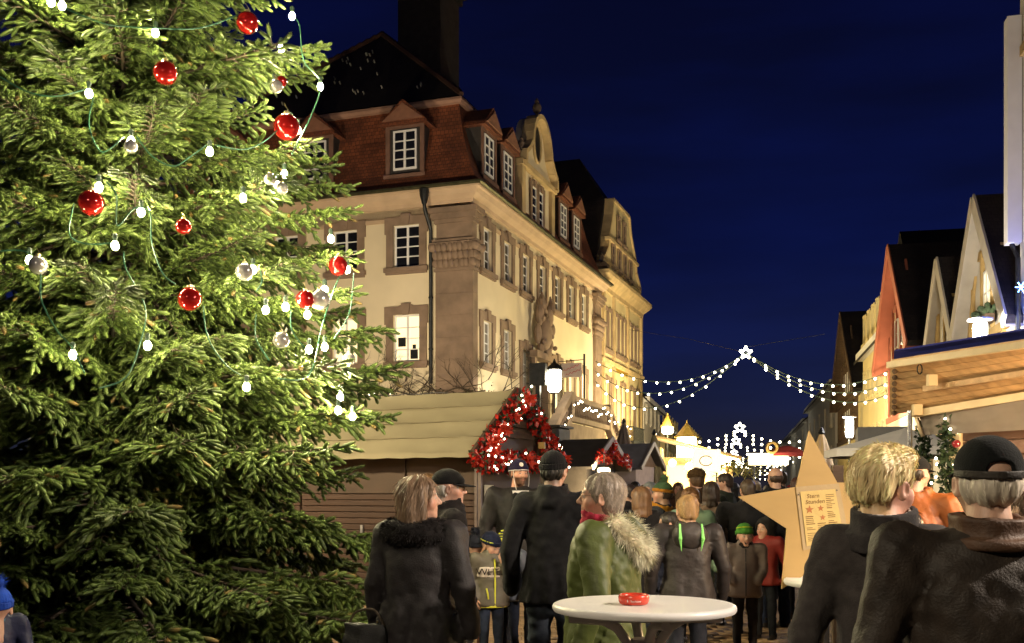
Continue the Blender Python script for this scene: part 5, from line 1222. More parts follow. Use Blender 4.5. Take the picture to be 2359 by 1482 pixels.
def sdf_mesh(prims, step, fine=None, disp=None):
    """prims: list of ((lo,hi,f), k, op)"""
    U = [p for p in prims if p[2] == 'u']; lo = np.min([p[0][0] for p in U], 0)-.03; hi = np.max([p[0][1] for p in U], 0)+.03
    g = [axis_grid(lo[i], hi[i], step, fine[i] if fine else None) for i in range(3)]
    F = np.full([len(a) for a in g], .15)
    for (l, h, f), k, op in prims:
        m = .05+k; sl = []
        for i in range(3):
            a = np.searchsorted(g[i], l[i]-m); b = np.searchsorted(g[i], h[i]+m); sl.append(slice(max(0, a), max(0, b)))
        X, Y, Z = g[0][sl[0]][:, None, None], g[1][sl[1]][None, :, None], g[2][sl[2]][None, None, :]
        if X.size*Y.size*Z.size == 0: continue
        d = f(X, Y, Z); sl = tuple(sl)
        F[sl] = smin(F[sl], d, k) if op == 'u' else ssub(F[sl], d, k)
    if disp is not None: F = F+disp(g[0][:, None, None], g[1][None, :, None], g[2][None, None, :])
    return nets(F, *g)
def vnormals(V, Q):
    N = np.zeros_like(V); n = np.cross(V[Q[:, 2]]-V[Q[:, 0]], V[Q[:, 3]]-V[Q[:, 1]])
    for i in range(4): np.add.at(N, Q[:, i], n)
    return N/(np.linalg.norm(N, axis=1)[:, None]+1e-9)
def wrinkle(seed, amp, lam=.12, an=(1, 1, 1)):
    rg = np.random.default_rng(seed); K = rg.normal(0, 1, (7, 3)); K /= np.linalg.norm(K, axis=1)[:, None]; K *= (2*np.pi/lam*rg.uniform(.5, 1.5, (7, 1)))*np.array(an); ph = rg.uniform(0, 6.28, 7)
    def f(X, Y, Z):
        s = 0; w = .03*np.sin(9*X+7*Z)+.03*np.sin(8*Y-6*Z+1)
        for k, p in zip(K, ph): s = s+np.sin(k[0]*(X+w)+k[1]*(Y+w)+k[2]*Z+p)
        return s*amp/2.6
    return f
def head_prims(fem=False, child=False):
    P = []; a = lambda p, k, o='u': P.append((p, k, o))
    a(f_ell((0, -.014, .034), (.077, .098, .087)), 0)
    jw = .054 if (fem or child) else .059
    a(f_ell((0, .026, -.034), (jw, .064, .080)), .03)
    a(f_ell((0, .064, -.092), (.026 if fem else .030, .022, .022)), .025)
    a(f_cap((0, -.028, -.06), (0, -.04, -.17), .052 if not fem else .046, .058 if not fem else .05), .025)
    a(f_cap((-.034, .070, .024), (.034, .070, .024), .013, .013), .014)
    for s in (-1, 1):
        a(f_ell((s*.042, .052, -.026), (.022, .022, .026)), .02)
        a(f_ell((s*.031, .096, .002), (.016, .014, .011)), .012, 's')
        a(f_ell((s*.031, .072, .002), (.0135, .0135, .0125)), .002)
    a(f_cap((0, .084, .012), (0, .106 if not child else .098, -.024), .0075, .0115), .010)
    for s in (-1, 1): a(f_ell((s*.011, .094, -.029), (.008, .010, .0075)), .006)
    a(f_cap((-.016, .083, -.053), (.016, .083, -.053), .0065, .0065), .006); a(f_cap((-.014, .081, -.064), (.014, .081, -.064), .0075, .0075), .006)
    if not child: a(f_cap((-.02, .094, -.0585), (.02, .094, -.0585), .0028, .0028), .004, 's')
    for s in (-1, 1):
        Rm = np.array(Euler((.0, 0, s*-.45)).to_matrix()) @ np.array(Euler((R(-12), 0, 0)).to_matrix())
        a(f_ell((s*.080, -.006, -.008), (.0075, .020, .032), Rm), .008); a(f_ell((s*.088, -.001, -.004), (.006, .010, .018), Rm), .005, 's')
    return P
def xform_prims(P, M, s):
    """place prims given in head space at matrix M with uniform scale s"""
    Mi = np.array(M.inverted()); out = []
    for (l, h, f), k, op in P:
        cs = np.array([list(M @ Vector((x, y, z))) for x in (l[0], h[0]) for y in (l[1], h[1]) for z in (l[2], h[2])])
        def g(X, Y, Z, f=f): 
            return f(Mi[0, 0]*X+Mi[0, 1]*Y+Mi[0, 2]*Z+Mi[0, 3], Mi[1, 0]*X+Mi[1, 1]*Y+Mi[1, 2]*Z+Mi[1, 3], Mi[2, 0]*X+Mi[2, 1]*Y+Mi[2, 2]*Z+Mi[2, 3])*s
        out.append(((cs.min(0), cs.max(0), g), k*s, op))
    return out
def ribbons(P, D1, N, n_len, width, seed, curl=.25, lift=.15, droop=0.0):
    """two-segment tapering strips from roots P along D1"""
    rg = np.random.default_rng(seed); n = len(P); L_ = (n_len*rg.uniform(.6, 1.25, n))[:, None]; d = D1+rg.normal(0, curl, (n, 3)); d /= np.linalg.norm(d, axis=1)[:, None]+1e-9
    side = np.cross(d, N); side /= np.linalg.norm(side, axis=1)[:, None]+1e-9; w = side*width
    a = P; b = P+d*L_*.5+N*L_*lift; d2 = d+rg.normal(0, curl*.6, (n, 3))+np.array([0, 0, -droop]); c = b+d2*L_*.5
    V = np.stack([a-w, a+w, b-w*.8, b+w*.8, c], 1).reshape(-1, 3); f = np.array([(0, 1, 3), (0, 3, 2), (2, 3, 4)]); F = (f[None]+(np.arange(n)*5)[:, None, None]).reshape(-1, 3); return V, F
def hair_mat(name, c):
    return pm(name, c, .45, .35, 26, .25, 60, stretch=(1, 1, .25), rnd=.0, spec=.4)
def skin_mat():
    if 'skin' in MATS: return MATS['skin']
    m = bpy.data.materials.new('skin'); m.use_nodes = True; t = m.node_tree; b = t.nodes['Principled BSDF']; a = nn(t, 'ShaderNodeAttribute'); a.attribute_name = 'Col'
    nz_ = nn(t, 'ShaderNodeTexNoise'); nz_.inputs['Scale'].default_value = 60; mx = nn(t, 'ShaderNodeMix', data_type='RGBA', blend_type='MULTIPLY'); mx.inputs[0].default_value = .3
    t.links.new(a.outputs['Color'], mx.inputs[6]); t.links.new(nz_.outputs['Fac'], mx.inputs[7]); t.links.new(mx.outputs[2], b.inputs['Base Color']); b.inputs['Roughness'].default_value = .5; b.inputs['Subsurface Weight'].default_value = .08; b.inputs['Subsurface Radius'].default_value = (.02, .008, .004)
    MATS['skin'] = m; return m
SKIN = skin_mat()
def hand_prims(side):
    """relaxed hand, wrist at origin, fingers down -z, palm towards the thigh"""
    P = [(f_ell((0, 0, -.045), (.017, .042, .055)), .02, 'u'), (f_cap((0, 0, .04), (0, 0, -.02), .027, .025), .02, 'u')]
    for i, (y, l) in enumerate(((.030, .062), (.011, .072), (-.009, .068), (-.028, .054))):
        a = np.array((0, y, -.085)); b = a+np.array((-side*.008, y*.08, -l*.5)); c = b+np.array((-side*.022, 0, -l*.42)); P += [(f_cap(a, b, .0095, .0088), .006, 'u'), (f_cap(b, c, .0088, .0072), .003, 'u')]
    a = np.array((0, .034, -.030)); b = a+np.array((-side*.016, .026, -.030)); c = b+np.array((-side*.010, .006, -.030)); P += [(f_cap(a, b, .014, .011), .012, 'u'), (f_cap(b, c, .011, .008), .003, 'u')]
    return P
WOOLC = {}
def cloth(c, kind='wool'):
    n = kind+'_%d_%d_%d' % tuple(int(x*1000) for x in c)
    if kind == 'wool': return pm(n, c, .95, .22, 30, .25, 160, sheen=.05, spec=.12)
    if kind == 'leather': return pm(n, c, .58, .35, 14, .22, 130, spec=.32)
    if kind == 'nylon': return pm(n, c, .55, .15, 10, .15, 45, spec=.4)
    if kind == 'denim': return pm(n, c, .9, .3, 14, .2, 120, spec=.2)
    if kind == 'fur': return pm(n, c, .9, .35, 30, 0, spec=.2)
    return pm(n, c, .8, .2, 10, .15)
def person(label, px, D, H, heading, head_yaw=0., head_pitch=0., sex='m', child=False, coat=(.02, .02, .02), ckind='wool', hem=.80, wide=1.0, legs=(.02, .022, .03), lkind='denim', shoes=(.02, .015, .012),
           hair=('short', (.05, .035, .02)), hat=None, glasses=False, beard=None, arms=None, collar='stand', skin=(.62, .36, .25), hands=(False, False), hs=1.0, seed=0, quilt=False, hood=None, lean=0., extras=None, group='people on the square', flare=1.0, hx=0., top_open=None, arm_len=1.0):
    s = H/1.75; near = D < 4.6; step = (.013 if near else (.017 if D < 9 else .024)); hstep = .0048 if near else (.006 if D < 8 else .0095)
    root = empty('person', ((px-CX)*D/FPX, D, 0), R(heading), label, 'person', group)
    hS = hs; hz = H-.125*hS
    HM = Matrix.Translation((hx, lean*.10*s, hz)) @ Matrix.Rotation(R(head_yaw), 4, 'Z') @ Matrix.Rotation(R(head_pitch), 4, 'X') @ Matrix.Diagonal((hS, hS, hS, 1))
    def S(*p): return np.array(p)*s
    fem = sex == 'f'; shx = (.185 if fem else .205)*wide
    A = arms or ((None, None), (None, None)); joints = []
    for sd, (el, wr) in zip((-1, 1), A):
        sh = np.array((sd*shx, 0+lean*.05, 1.405)); el = np.array(el) if el is not None else np.array((sd*(shx+.088), -.035, 1.12)); wr = np.array(wr) if wr is not None else np.array((sd*(shx+.095), .05, .86)); joints.append((sh*s, el*s, wr*s))
    # ---- body: head, neck, trunk, arms and legs as one surface
    P = xform_prims(head_prims(fem, child), HM, hS)
    B = [(f_loft([S(.86, 0, 0, .15, .10), S(1.05, 0, 0, .125, .09), S(1.30, 0, 0, .15, .10), S(1.44, 0, -.01, .08, .06)]), .02*s, 'u'), (f_cap(S(0, -.02, 1.40), S(0, -.03+lean*.05, 1.50), .06*s, .052*s), .03, 'u')]
    for sh, el, wr in joints: B += [(f_cap(sh, el, .045*s, .036*s), .02, 'u'), (f_cap(el, wr, .036*s, .026*s), .01, 'u')]
    for sd in (-1, 1): B += [(f_cap(S(sd*.085, 0, .90), S(sd*.095, .01, .48), .07*s, .05*s), .02, 'u'), (f_cap(S(sd*.095, .01, .48), S(sd*.10, -.02, .07), .048*s, .035*s), .01, 'u')]
    hc = HM.translation; r_ = .125*hS
    fine = [(hc.x-r_*.95, hc.x+r_*.95, hstep), (hc.y-r_*1.05, hc.y+r_*1.05, hstep), (hc.z-r_*1.15, hc.z+r_*1.05, hstep)]
    V, Q = sdf_mesh(B+P, .03, fine)
    Mi = np.array(HM.inverted()); Vh = V @ Mi[:3, :3].T+Mi[:3, 3]; x, y, z = Vh.T; C = np.tile(np.array(skin), (len(V), 1))
    def blob(c, r, colr, st=1.0):
        w = np.clip(1-np.sqrt(((x-c[0])/r[0])**2+((y-c[1])/r[1])**2+((z-c[2])/r[2])**2), 0, 1); w = np.clip(w*3, 0, 1)[:, None]*st; C[:] = C*(1-w)+np.array(colr)*w
    blob((0, .095, -.058), (.024, .03, .013), (.42, .14, .11), .8)
    for sd in (-1, 1):
        blob((sd*.045, .06, -.03), (.03, .05, .03), (skin[0]*1.02, skin[1]*.78, skin[2]*.75), .5)
        blob((sd*.031, .085, .002), (.017, .02, .009), (.55, .50, .46)); blob((sd*.031, .088, .002), (.008, .02, .0085), (.02, .012, .008))
        bc = (hair[1][0]*.6, hair[1][1]*.6, hair[1][2]*.6) if hair else (.1, .07, .05); blob((sd*.033, .085, .026), (.022, .03, .0075), bc, .8)
    if hair and hair[0] in ('thick', 'short', 'crop'):
        wn_ = (np.clip((-.02-y)*30, 0, 1)*np.clip((z+.115)*22, 0, 1)*np.clip((.0-z)*40, 0, 1))[:, None]*.75; C[:] = C*(1-wn_)+np.array(hair[1])*wn_
    if beard:
        w = np.clip((-.026-z)*60, 0, 1)*np.clip((y-.0)*40, 0, 1)*np.clip((.012+np.abs(x)-.0)*60, 0, 1); w = np.where((z > -.05) & (np.abs(x) < .012), w*.6, w); lip = np.exp(-((z+.060)/.006)**2-(x/.018)**2); w = (w*(1-.8*lip))[:, None]; C[:] = C*(1-w*.92)+np.array(beard)*w*.92
    me = np_mesh('body', V, Q, SKIN, True, cols=C); link('body', me, root)
    for i, (sd, (sh, el, wr)) in enumerate(zip((-1, 1), joints)):
        if hands[i]:
            d = wr-el; d /= np.linalg.norm(d); Mh = Matrix.Translation(wr) @ Vector((0, 0, -1)).rotation_difference(Vector(d)).to_matrix().to_4x4() @ Matrix.Diagonal((s*1.0, s, s, 1))
            v, q = sdf_mesh(xform_prims(hand_prims(sd), Mh, s), .0058 if D < 8 else .008); link('hand', np_mesh('hand', v, q, SKIN, True, cols=np.tile(np.array(skin), (len(v), 1))), root)
    # ---- coat
    w = wide
    fold = (lambda a, Z: .010*np.sin(a*9+3*np.sin(Z*5+seed))*np.clip((1.15*s-Z)/(.5*s), 0, 1)) if not quilt else None
    sec = [S(hem, 0, 0, .225*w*flare, .165*w*flare), S(max(.92, hem+.02), 0, 0, .212*w*(1+(flare-1)*.6), .158*w), S(1.06, 0, 0, .182*w, .142*w), S(1.25, 0, lean*.02, .188*w, .142*w), S(1.37, 0, lean*.03, .18*w, .125*w), S(1.44, 0, lean*.04, .13*w, .10*w), S(1.50, 0, lean*.05-.01, .075, .075)]
    if hem < .7: sec.append(S(.80, 0, 0, .222*w*(1+(flare-1)*.8), .165*w))
    Cp = [(f_loft(sec, fold), 0, 'u')]
    for sh, el, wr in joints:
        Cp += [(f_cap(sh, sh*.75+el*.25, .080*s*min(1.12, w), .077*s), .05*s, 'u'), (f_cap(sh, el, .078*s*min(1.12, w), .066*s), .012*s, 'u'), (f_cap(el, wr, .066*s, .052*s), .008*s, 'u')]
    Cp.append((f_cap(S(-shx+.02, 0, 1.41), S(shx-.02, 0, 1.41), .075*s, .075*s), .06*s, 'u'))
    nk = S(0, -.02+lean*.05, 1.0)
    if collar == 'stand': Cp.append((f_ring((0, -.02*s+lean*.05*s, 1.475*s), .082*s, .085*s, .055*s, .014*s, .15), .025, 'u'))
    elif collar == 'turn': Cp += [(f_ring((0, -.015*s, 1.49*s), .085*s, .085*s, .06*s, .015*s, .25), .03, 'u'), (f_ring((0, -.02*s, 1.45*s), .105*s, .10*s, .03*s, .018*s, .3), .02, 'u')]
    wr_ = wrinkle(seed+1, .0065*s if ckind in ('leather',) else .006*s, .17*s, (1, 1, .45)); wr2 = wrinkle(seed+2, .0035*s, .06*s)
    def disp(X, Y, Z):
        d = wr_(X, Y, Z)+wr2(X, Y, Z)
        if quilt: d = d-.010*s*(np.abs(np.sin(np.pi*(Z+.02*np.sin(6*X))/(.075*s)))**.6-.5)
        return d
    cm = cloth(coat, ckind); V, Q = sdf_mesh(Cp, step, None, disp); link('coat', np_mesh('coat', V, Q, cm, True), root)
    # ---- trousers and shoes
    T = []
    for sd in (-1, 1): T += [(f_cap(S(sd*.088, 0, .92), S(sd*.10, .015, .48), .098*s, .070*s), .02*s, 'u'), (f_cap(S(sd*.10, .015, .48), S(sd*.105, -.02, .06), .068*s, .056*s), .03*s, 'u')]
    zc = CH-(1482-HY)*D/FPX
    if zc < .9*s or D > 3.9:
        V, Q = sdf_mesh(T, step*1.2, None, wrinkle(seed+5, .006*s, .1*s, (.5, .5, 1.4))); link('trousers', np_mesh('trousers', V, Q, cloth(legs, lkind), True), root)
        for sd in (-1, 1):
            V, Q = sdf_mesh([(f_ell(S(sd*.11, .05, .045), S(.048, .135, .055)), .01, 'u'), (f_cap(S(sd*.108, -.025, .03), S(sd*.108, -.025, .11), .045*s, .05*s), .03, 'u'), ((np.array([-9, -9, -9.]), np.array([9, 9, 0.]), lambda X, Y, Z: Z+0*X+0*Y-.0), .0, 's')], step); link('shoe', np_mesh('shoe', V, Q, cloth(shoes, 'leather'), True), root)
    # ---- hair
    Mn = np.array(HM); rot3 = Mn[:3, :3]/hS
    def to_world(P_): return P_ @ Mn[:3, :3].T+Mn[:3, 3]
    if hair and hat and hat[0] in ('cap', 'beanie', 'hood') and hair[0] != 'rim': hair = ('rim', hair[1])
    if hair:
        kind, hcol = hair[0], hair[1]; hm = hair_mat('hair_%d_%d_%d' % tuple(int(c*1000) for c in hcol), hcol); face = [(f_ell((0, .115, -.045), (.072, .085, .115)), .012, 's')]
        if kind == 'short': hp = [(f_ell((0, -.016, .038), (.084, .106, .092)), 0, 'u'), (f_ell((0, -.06, -.02), (.07, .055, .07)), .02, 'u')]+face+[(f_ell((0, .0, -.14), (.2, .2, .085)), .01, 's'), (f_ell((.085, .03, -.04), (.03, .045, .05)), .01, 's'), (f_ell((-.085, .03, -.04), (.03, .045, .05)), .01, 's')]
        elif kind == 'thick': hp = [(f_ell((0, -.017, .043), (.086, .107, .095)), 0, 'u'), (f_ell((0, .052, .092), (.066, .066, .042)), .03, 'u'), (f_ell((0, -.058, -.0), (.074, .054, .06)), .02, 'u')]+[(f_ell((0, .125, -.055), (.075, .085, .115)), .012, 's'), (f_ell((0, .0, -.15), (.2, .2, .098)), .045, 's'), (f_ell((.095, .012, -.035), (.042, .048, .058)), .012, 's'), (f_ell((-.095, .012, -.035), (.042, .048, .058)), .012, 's')]
        elif kind == 'bob': hp = [(f_ell((0, -.02, .034), (.096, .115, .098)), 0, 'u'), (f_ell((0, -.045, -.035), (.095, .085, .105)), .03, 'u'), (f_ell((.07, -.01, -.02), (.028, .045, .07)), .02, 'u'), (f_ell((-.07, -.01, -.02), (.028, .045, .07)), .02, 'u'), (f_ell((0, .118, -.045), (.13, .085, .12)), .015, 's')]
        elif kind == 'crop': hp = [(f_ell((0, -.022, .036), (.087, .109, .096)), 0, 'u'), (f_ell((0, -.058, -.03), (.080, .060, .078)), .02, 'u'), (f_ell((0, .116, -.045), (.12, .078, .118)), .012, 's'), (f_ell((0, .0, -.175), (.2, .2, .080)), .01, 's'), (f_ell((.098, .03, -.045), (.035, .045, .05)), .01, 's'), (f_ell((-.098, .03, -.045), (.035, .045, .05)), .01, 's')]
        elif kind == 'long': hp = [(f_ell((0, -.018, .036), (.093, .113, .097)), 0, 'u'), (f_ell((0, -.042, -.07), (.105, .085, .125)), .04, 'u'), (f_ell((.078, -.012, -.05), (.026, .045, .11)), .02, 'u'), (f_ell((-.078, -.012, -.05), (.026, .045, .11)), .02, 'u'), (f_ell((0, -.05, -.16), (.115, .075, .06)), .03, 'u'), (f_ell((0, .118, -.05), (.13, .09, .125)), .015, 's')]
        elif kind == 'rim': hp = [(f_ell((0, -.02, .0), (.083, .105, .07)), 0, 'u')]+face+[(f_ell((0, 0, .10), (.2, .2, .085)), .01, 's'), (f_ell((0, .0, -.15), (.2, .2, .085)), .01, 's'), (f_ell((.09, .015, -.03), (.04, .05, .055)), .01, 's'), (f_ell((-.09, .015, -.03), (.04, .05, .055)), .01, 's')]
        rgp = random.Random(seed); ph = rgp.uniform(0, 6)
        def hd(X, Y, Z): a = np.arctan2(X, -Y+.001); return .0022*np.sin(a*26+8*np.sin(Z*14+ph))+.0035*np.sin(a*9+ph+5*Z)
        V, Q = sdf_mesh(hp, hstep*1.1/hS, None, hd); N = vnormals(V, Q); hw = to_world(V)
        ho = link('hair', np_mesh('hair', hw, Q, hm, True), root)
        if D < 9:
            n = {'crop': 1500, 'short': 1100, 'thick': 2600, 'bob': 1500, 'long': 1800, 'rim': 500}[kind]; rg = np.random.default_rng(seed); pick = rg.integers(0, len(V), n); pick = pick[N[pick, 2] < (.8 if kind in ('long', 'bob', 'crop') else 2)]; pick = pick[~((np.abs(V[pick, 0]) > .062) & (V[pick, 2] < .03) & (V[pick, 1] > -.05) & (kind in ('short', 'thick', 'rim')))]; Vp, Np = V[pick], N[pick]
            if kind in ('short', 'thick', 'rim', 'crop'): fl = np.stack([Vp[:, 0]*.8, -.35+0*Vp[:, 0]-(.5 if kind == 'thick' else -.1)*(Vp[:, 2] > .06), -.75+0*Vp[:, 0]+.6*(Vp[:, 2] > .07)], 1); ln, lf = (.026 if kind == 'thick' else .018), .10
            else: fl = np.stack([Vp[:, 0]*2.0, Vp[:, 1]*1.5-.10, -.9+0*Vp[:, 0]+.7*(Vp[:, 2] > .10)], 1); ln, lf = .060, .02
            fl = fl-Np*(fl*Np).sum(1)[:, None]; fl /= np.linalg.norm(fl, axis=1)[:, None]+1e-6
            v, f = ribbons(Vp, fl, Np, ln, .0013 if D < 5 else .002, seed, .15 if kind in ('long', 'bob') else .10, lf, .1); hm2 = hair_mat('strand_%d_%d_%d' % tuple(int(c*1000) for c in hcol), tuple(min(1, c*1.25) for c in hcol)); link('strands', np_mesh('strands', to_world(v), f, hm2), ho)
    # ---- headwear
    def head_obj(name, prims, mat, disp=None, st=None): v, q = sdf_mesh(prims, (st or hstep*1.15)/hS, None, disp); return link(name, np_mesh(name, to_world(v), q, mat, True), root), v, q
    if hat:
        k, hc_ = hat[0], hat[1]; wm = cloth(hc_, hat[2] if len(hat) > 2 else 'wool')
        if k == 'beanie':
            rib = lambda X, Y, Z: .0016*np.sin(np.arctan2(X, Y+.014)*34)
            ho, v, q = head_obj('knit_hat', [(f_ell((0, -.016, .042), (.088, .110, .100)), 0, 'u'), ((np.array([-1, -1, -1.]), np.array([1, 1, .03]), lambda X, Y, Z: (Z-.030+.20*(Y-.0)*-1*-.0+.12*(.03-Y)*-1)+0*X), .004, 's')], wm, rib)
            bm2 = cloth(hat[3], 'wool') if len(hat) > 3 else wm
            head_obj('hat_brim', [(f_ring((0, -.015, .040), .086, .108, .020, .007, .12), 0, 'u')], bm2, rib)
            if len(hat) > 4 and hat[4]:
                c = to_world(np.array([[0, -.03, .165]]))[0]; v, q = sdf_mesh([(f_ell(c, (.042*hS,)*3), 0, 'u')], .010); link('pompom', np_mesh('pompom', v, q, wm, True), root); N = vnormals(v, q)
                pk = np.random.default_rng(seed).integers(0, len(v), 500); vv, ff = ribbons(v[pk]*.6+c*.4, N[pk], np.roll(N[pk], 1, 1), .04*hS, .0022, seed, .3, .0); link('pompom_yarn', np_mesh('pompom_yarn', vv, ff, wm), root)
        elif k == 'cap':
            pr = [(f_ell((0, -.016, .046), (.087, .108, .088)), 0, 'u'), (f_cap((-.045, .075, .048), (.045, .075, .048), .02, .02), .03, 'u'), ((np.array([-1, -1, -1.]), np.array([1, 1, .03]), lambda X, Y, Z: Z-.030+.10*(Y+.0)*-.3+0*X), .004, 's')]
            if len(hat) > 3 and hat[3] == 'strap':
                pr.append((f_ell((0, -.125, .045), (.035, .05, .022)), .005, 's'))
            ho, v, q = head_obj('cap_crown', pr, wm)
            vis_ = [((np.array([-.09, .05, .0]), np.array([.09, .19, .06]), lambda X, Y, Z: np.maximum(np.abs(Z-.036+.22*(Y-.07)+3.0*X*X)-.0035, (np.sqrt((X/.078)**2+((Y-.06)/.115)**2)-1)*.07)), 0, 'u')]
            head_obj('visor', vis_, wm, None, .0045)
            if len(hat) > 3 and hat[3] == 'strap': head_obj('strap', [(f_ring((0, -.016, .030), .088, .110, .010, .004), 0, 'u'), (f_ell((0, .10, .03), (.2, .13, .1)), .002, 's')], cloth((.03, .025, .02), 'leather'), None, .004)
        elif k == 'fur':
            ho, v, q = head_obj('fur_hat', [(f_ell((0, -.016, .05), (.115, .135, .095)), 0, 'u'), ((np.array([-1, -1, -1.]), np.array([1, 1, .03]), lambda X, Y, Z: Z-.012+0*X+0*Y), .01, 's')], wm)
            N = vnormals(v, q); pk = np.random.default_rng(seed).integers(0, len(v), 900); vv, ff = ribbons(v[pk], N[pk]+np.array([0, 0, -.3]), np.roll(N[pk], 1, 1), .022, .0018, seed, .4, 0); link('fur_strands', np_mesh('fur_strands', to_world(vv), ff, wm), ho)
        elif k == 'hood':
            head_obj('hood_up', [(f_ell((0, -.025, .03), (.110, .130, .115)), 0, 'u'), (f_ell((0, -.05, -.09), (.10, .085, .10)), .04, 'u'), (f_ell((0, .12, -.03), (.078, .12, .105)), .01, 's')], wm, wrinkle(seed, .003, .08))
    if glasses:
        g_ = MB(); T_ = lambda p: tuple(HM @ Vector(p))
        for sd in (-1, 1):
            g_.tube([T_((sd*.033+.024*math.cos(t), .098, .002+.018*math.sin(t))) for t in np.linspace(0, 6.28, 14)], .0016*hS, 4, False); g_.tube([T_((sd*.056, .096, .006)), T_((sd*.078, .05, .010)), T_((sd*.082, .0, .008))], .0016*hS, 4)
        g_.tube([T_((-.010, .099, .006)), T_((.010, .099, .006))], .0016*hS, 4); g_.build('glasses', pm('glasses_metal', (.25, .2, .12), .3, metal=.8), root)
    if hood == 'fur':     # hood lying on the back, trimmed with long fur
        pass
    if extras: extras(root, s, HM, joints, step, to_world)
    return root
def fur_tube(name, root, pts, r, colr, n, ln, seed, outward=True):
    pr = [(f_cap(a, b, r, r), .02, 'u') for a, b in zip(pts, pts[1:])]; v, q = sdf_mesh(pr, .014, None, wrinkle(seed, .006, .08)); fm = cloth(colr, 'fur'); o = link(name, np_mesh(name, v, q, fm, True), root)
    N = vnormals(v, q); pk = np.random.default_rng(seed).integers(0, len(v), n); vv, ff = ribbons(v[pk], N[pk]+np.array([0, 0, -.35]), np.roll(N[pk], 1, 1), ln, .0016, seed, .35, .0, .4); link('fur_hairs', np_mesh('fur_hairs', vv, ff, cloth(tuple(min(1, c*1.2) for c in colr), 'fur')), o); return o
def scarf(root, s, z, colr, rx=.095, ry=.095, h=.045, cy=-.01, tail=False, seed=0):
    pr = [(f_ring((0, cy*s, z*s), rx*s, ry*s, h*s, .022*s, .25), .02, 'u')]
    if tail: pr.append((f_cap((.03*s, (cy+ry)*s, z*s), (.05*s, (cy+ry+.06)*s, (z-.22)*s), .04*s, .035*s), .03, 'u'))
    v, q = sdf_mesh(pr, .011, None, wrinkle(seed, .006, .05)); return link('scarf', np_mesh('scarf', v, q, cloth(colr, 'wool'), True), root)
# ------------------------------------------------------------------ the people of the photograph, near to far
BLK = (.012, .012, .013)
# man with black cap, seen from behind
def ex_cap(root, s, HM, J, step, tw):
    v, q = sdf_mesh([(f_ring((0, -.02*s, 1.485*s), .092*s, .092*s, .040*s, .016*s, .12), 0, 'u'), (f_ring((0, -.025*s, 1.452*s), .11*s, .105*s, .016*s, .016*s, .12), .01, 'u')], .009, None, wrinkle(4, .003, .08)); link('leather_collar', np_mesh('leather_collar', v, q, cloth((.085, .045, .026), 'leather'), True), root)
person('man in brown leather jacket and black strapped cap seen from behind', 2272, 3.05, 1.745, -4, -3, 4, coat=(.026, .019, .014), ckind='leather', hem=.72, wide=1.22, hair=('rim', (.62, .55, .44)), hat=('cap', (.008, .009, .009), 'wool', 'strap'), collar='none', seed=3, hs=1.06, extras=ex_cap, skin=(.62, .38, .27))
def ex_grey(root, s, HM, J, step, tw):
    v, q = sdf_mesh([(f_ring((.0, -.018*s, 1.485*s), .096*s, .096*s, .062*s, .013*s, .22), 0, 'u'), (f_ring((.0, -.018*s, 1.45*s), .115*s, .108*s, .03*s, .016*s, .2), .02, 'u')], .008); link('coat_collar', np_mesh('coat_collar', v, q, cloth((.040, .036, .036), 'wool'), True), root)
    v, q = sdf_mesh([(f_ring((0, -.010*s, 1.50*s), .084*s, .084*s, .045*s, .006*s, .22), 0, 'u')], .006); link('shirt_collar', np_mesh('shirt_collar', v, q, cloth((.65, .62, .6), 'wool'), True), root)
person('light haired man in dark grey wool coat looking towards the wooden stall', 2036, 3.5, 1.735, -18, -42, 0, coat=(.055, .048, .046), ckind='wool', hem=.55, wide=.80, hx=0., hair=('thick', (.80, .58, .29)), collar='none', seed=5, hs=1.08, extras=ex_grey, skin=(.68, .36, .26))
# woman in black fur-collared coat with handbag
def ex_fur(root, s, HM, J, step, tw):
    pts = [np.array((math.cos(t)*.150, math.sin(t)*.120-.03, 1.435+.02*math.sin(t)))*s for t in np.linspace(-3.5, .4, 10)]
    fur_tube('fur_collar', root, pts, .062*s, (.012, .010, .010), 3200, .022, 8)
person('woman with shoulder-length brown hair in long black coat with fur collar', 968, 5.8, 1.685, -22, -60, 3, sex='f', coat=(.022, .019, .020), ckind='leather', hem=.32, flare=1.12, wide=1.10, hair=('long', (.20, .13, .08)), collar='none', seed=11, hs=1.04, extras=ex_fur, arms=(((-.275, -.04, 1.12), (-.29, .03, .84)), (None, None)), hands=(True, False), skin=(.66, .38, .27))
bgp = at(843, 1440, 5.75); bag = empty('handbag', (bgp.x, bgp.y, .62), R(-20), 'black leather handbag hanging from the hand of the fur-collared woman', 'bag')
v, q = sdf_mesh([(f_ell((0, 0, .0), (.0, .0, .0)), 0, 'u') if 0 else (f_loft([(-.01, 0, 0, .15, .07), (.12, 0, 0, .145, .065), (.25, 0, 0, .115, .028)]), 0, 'u')], .012, None, wrinkle(3, .004, .1)); link('bag_body', np_mesh('bag_body', v, q, cloth((.010, .010, .010), 'leather'), True), bag)
m = MB(); m.tube(smooth_pts([(-.11, 0, .23), (-.06, 0, .31), (.05, .0, .325), (.11, 0, .24)]), .007, 6); m.build('handle', cloth((.05, .035, .02), 'leather'), bag, True); m = MB(); m.lathe([(.006, 0), (.006, .012)], 6, Matrix.Translation((.07, 0, .255))); m.build('clasp', gold, bag)
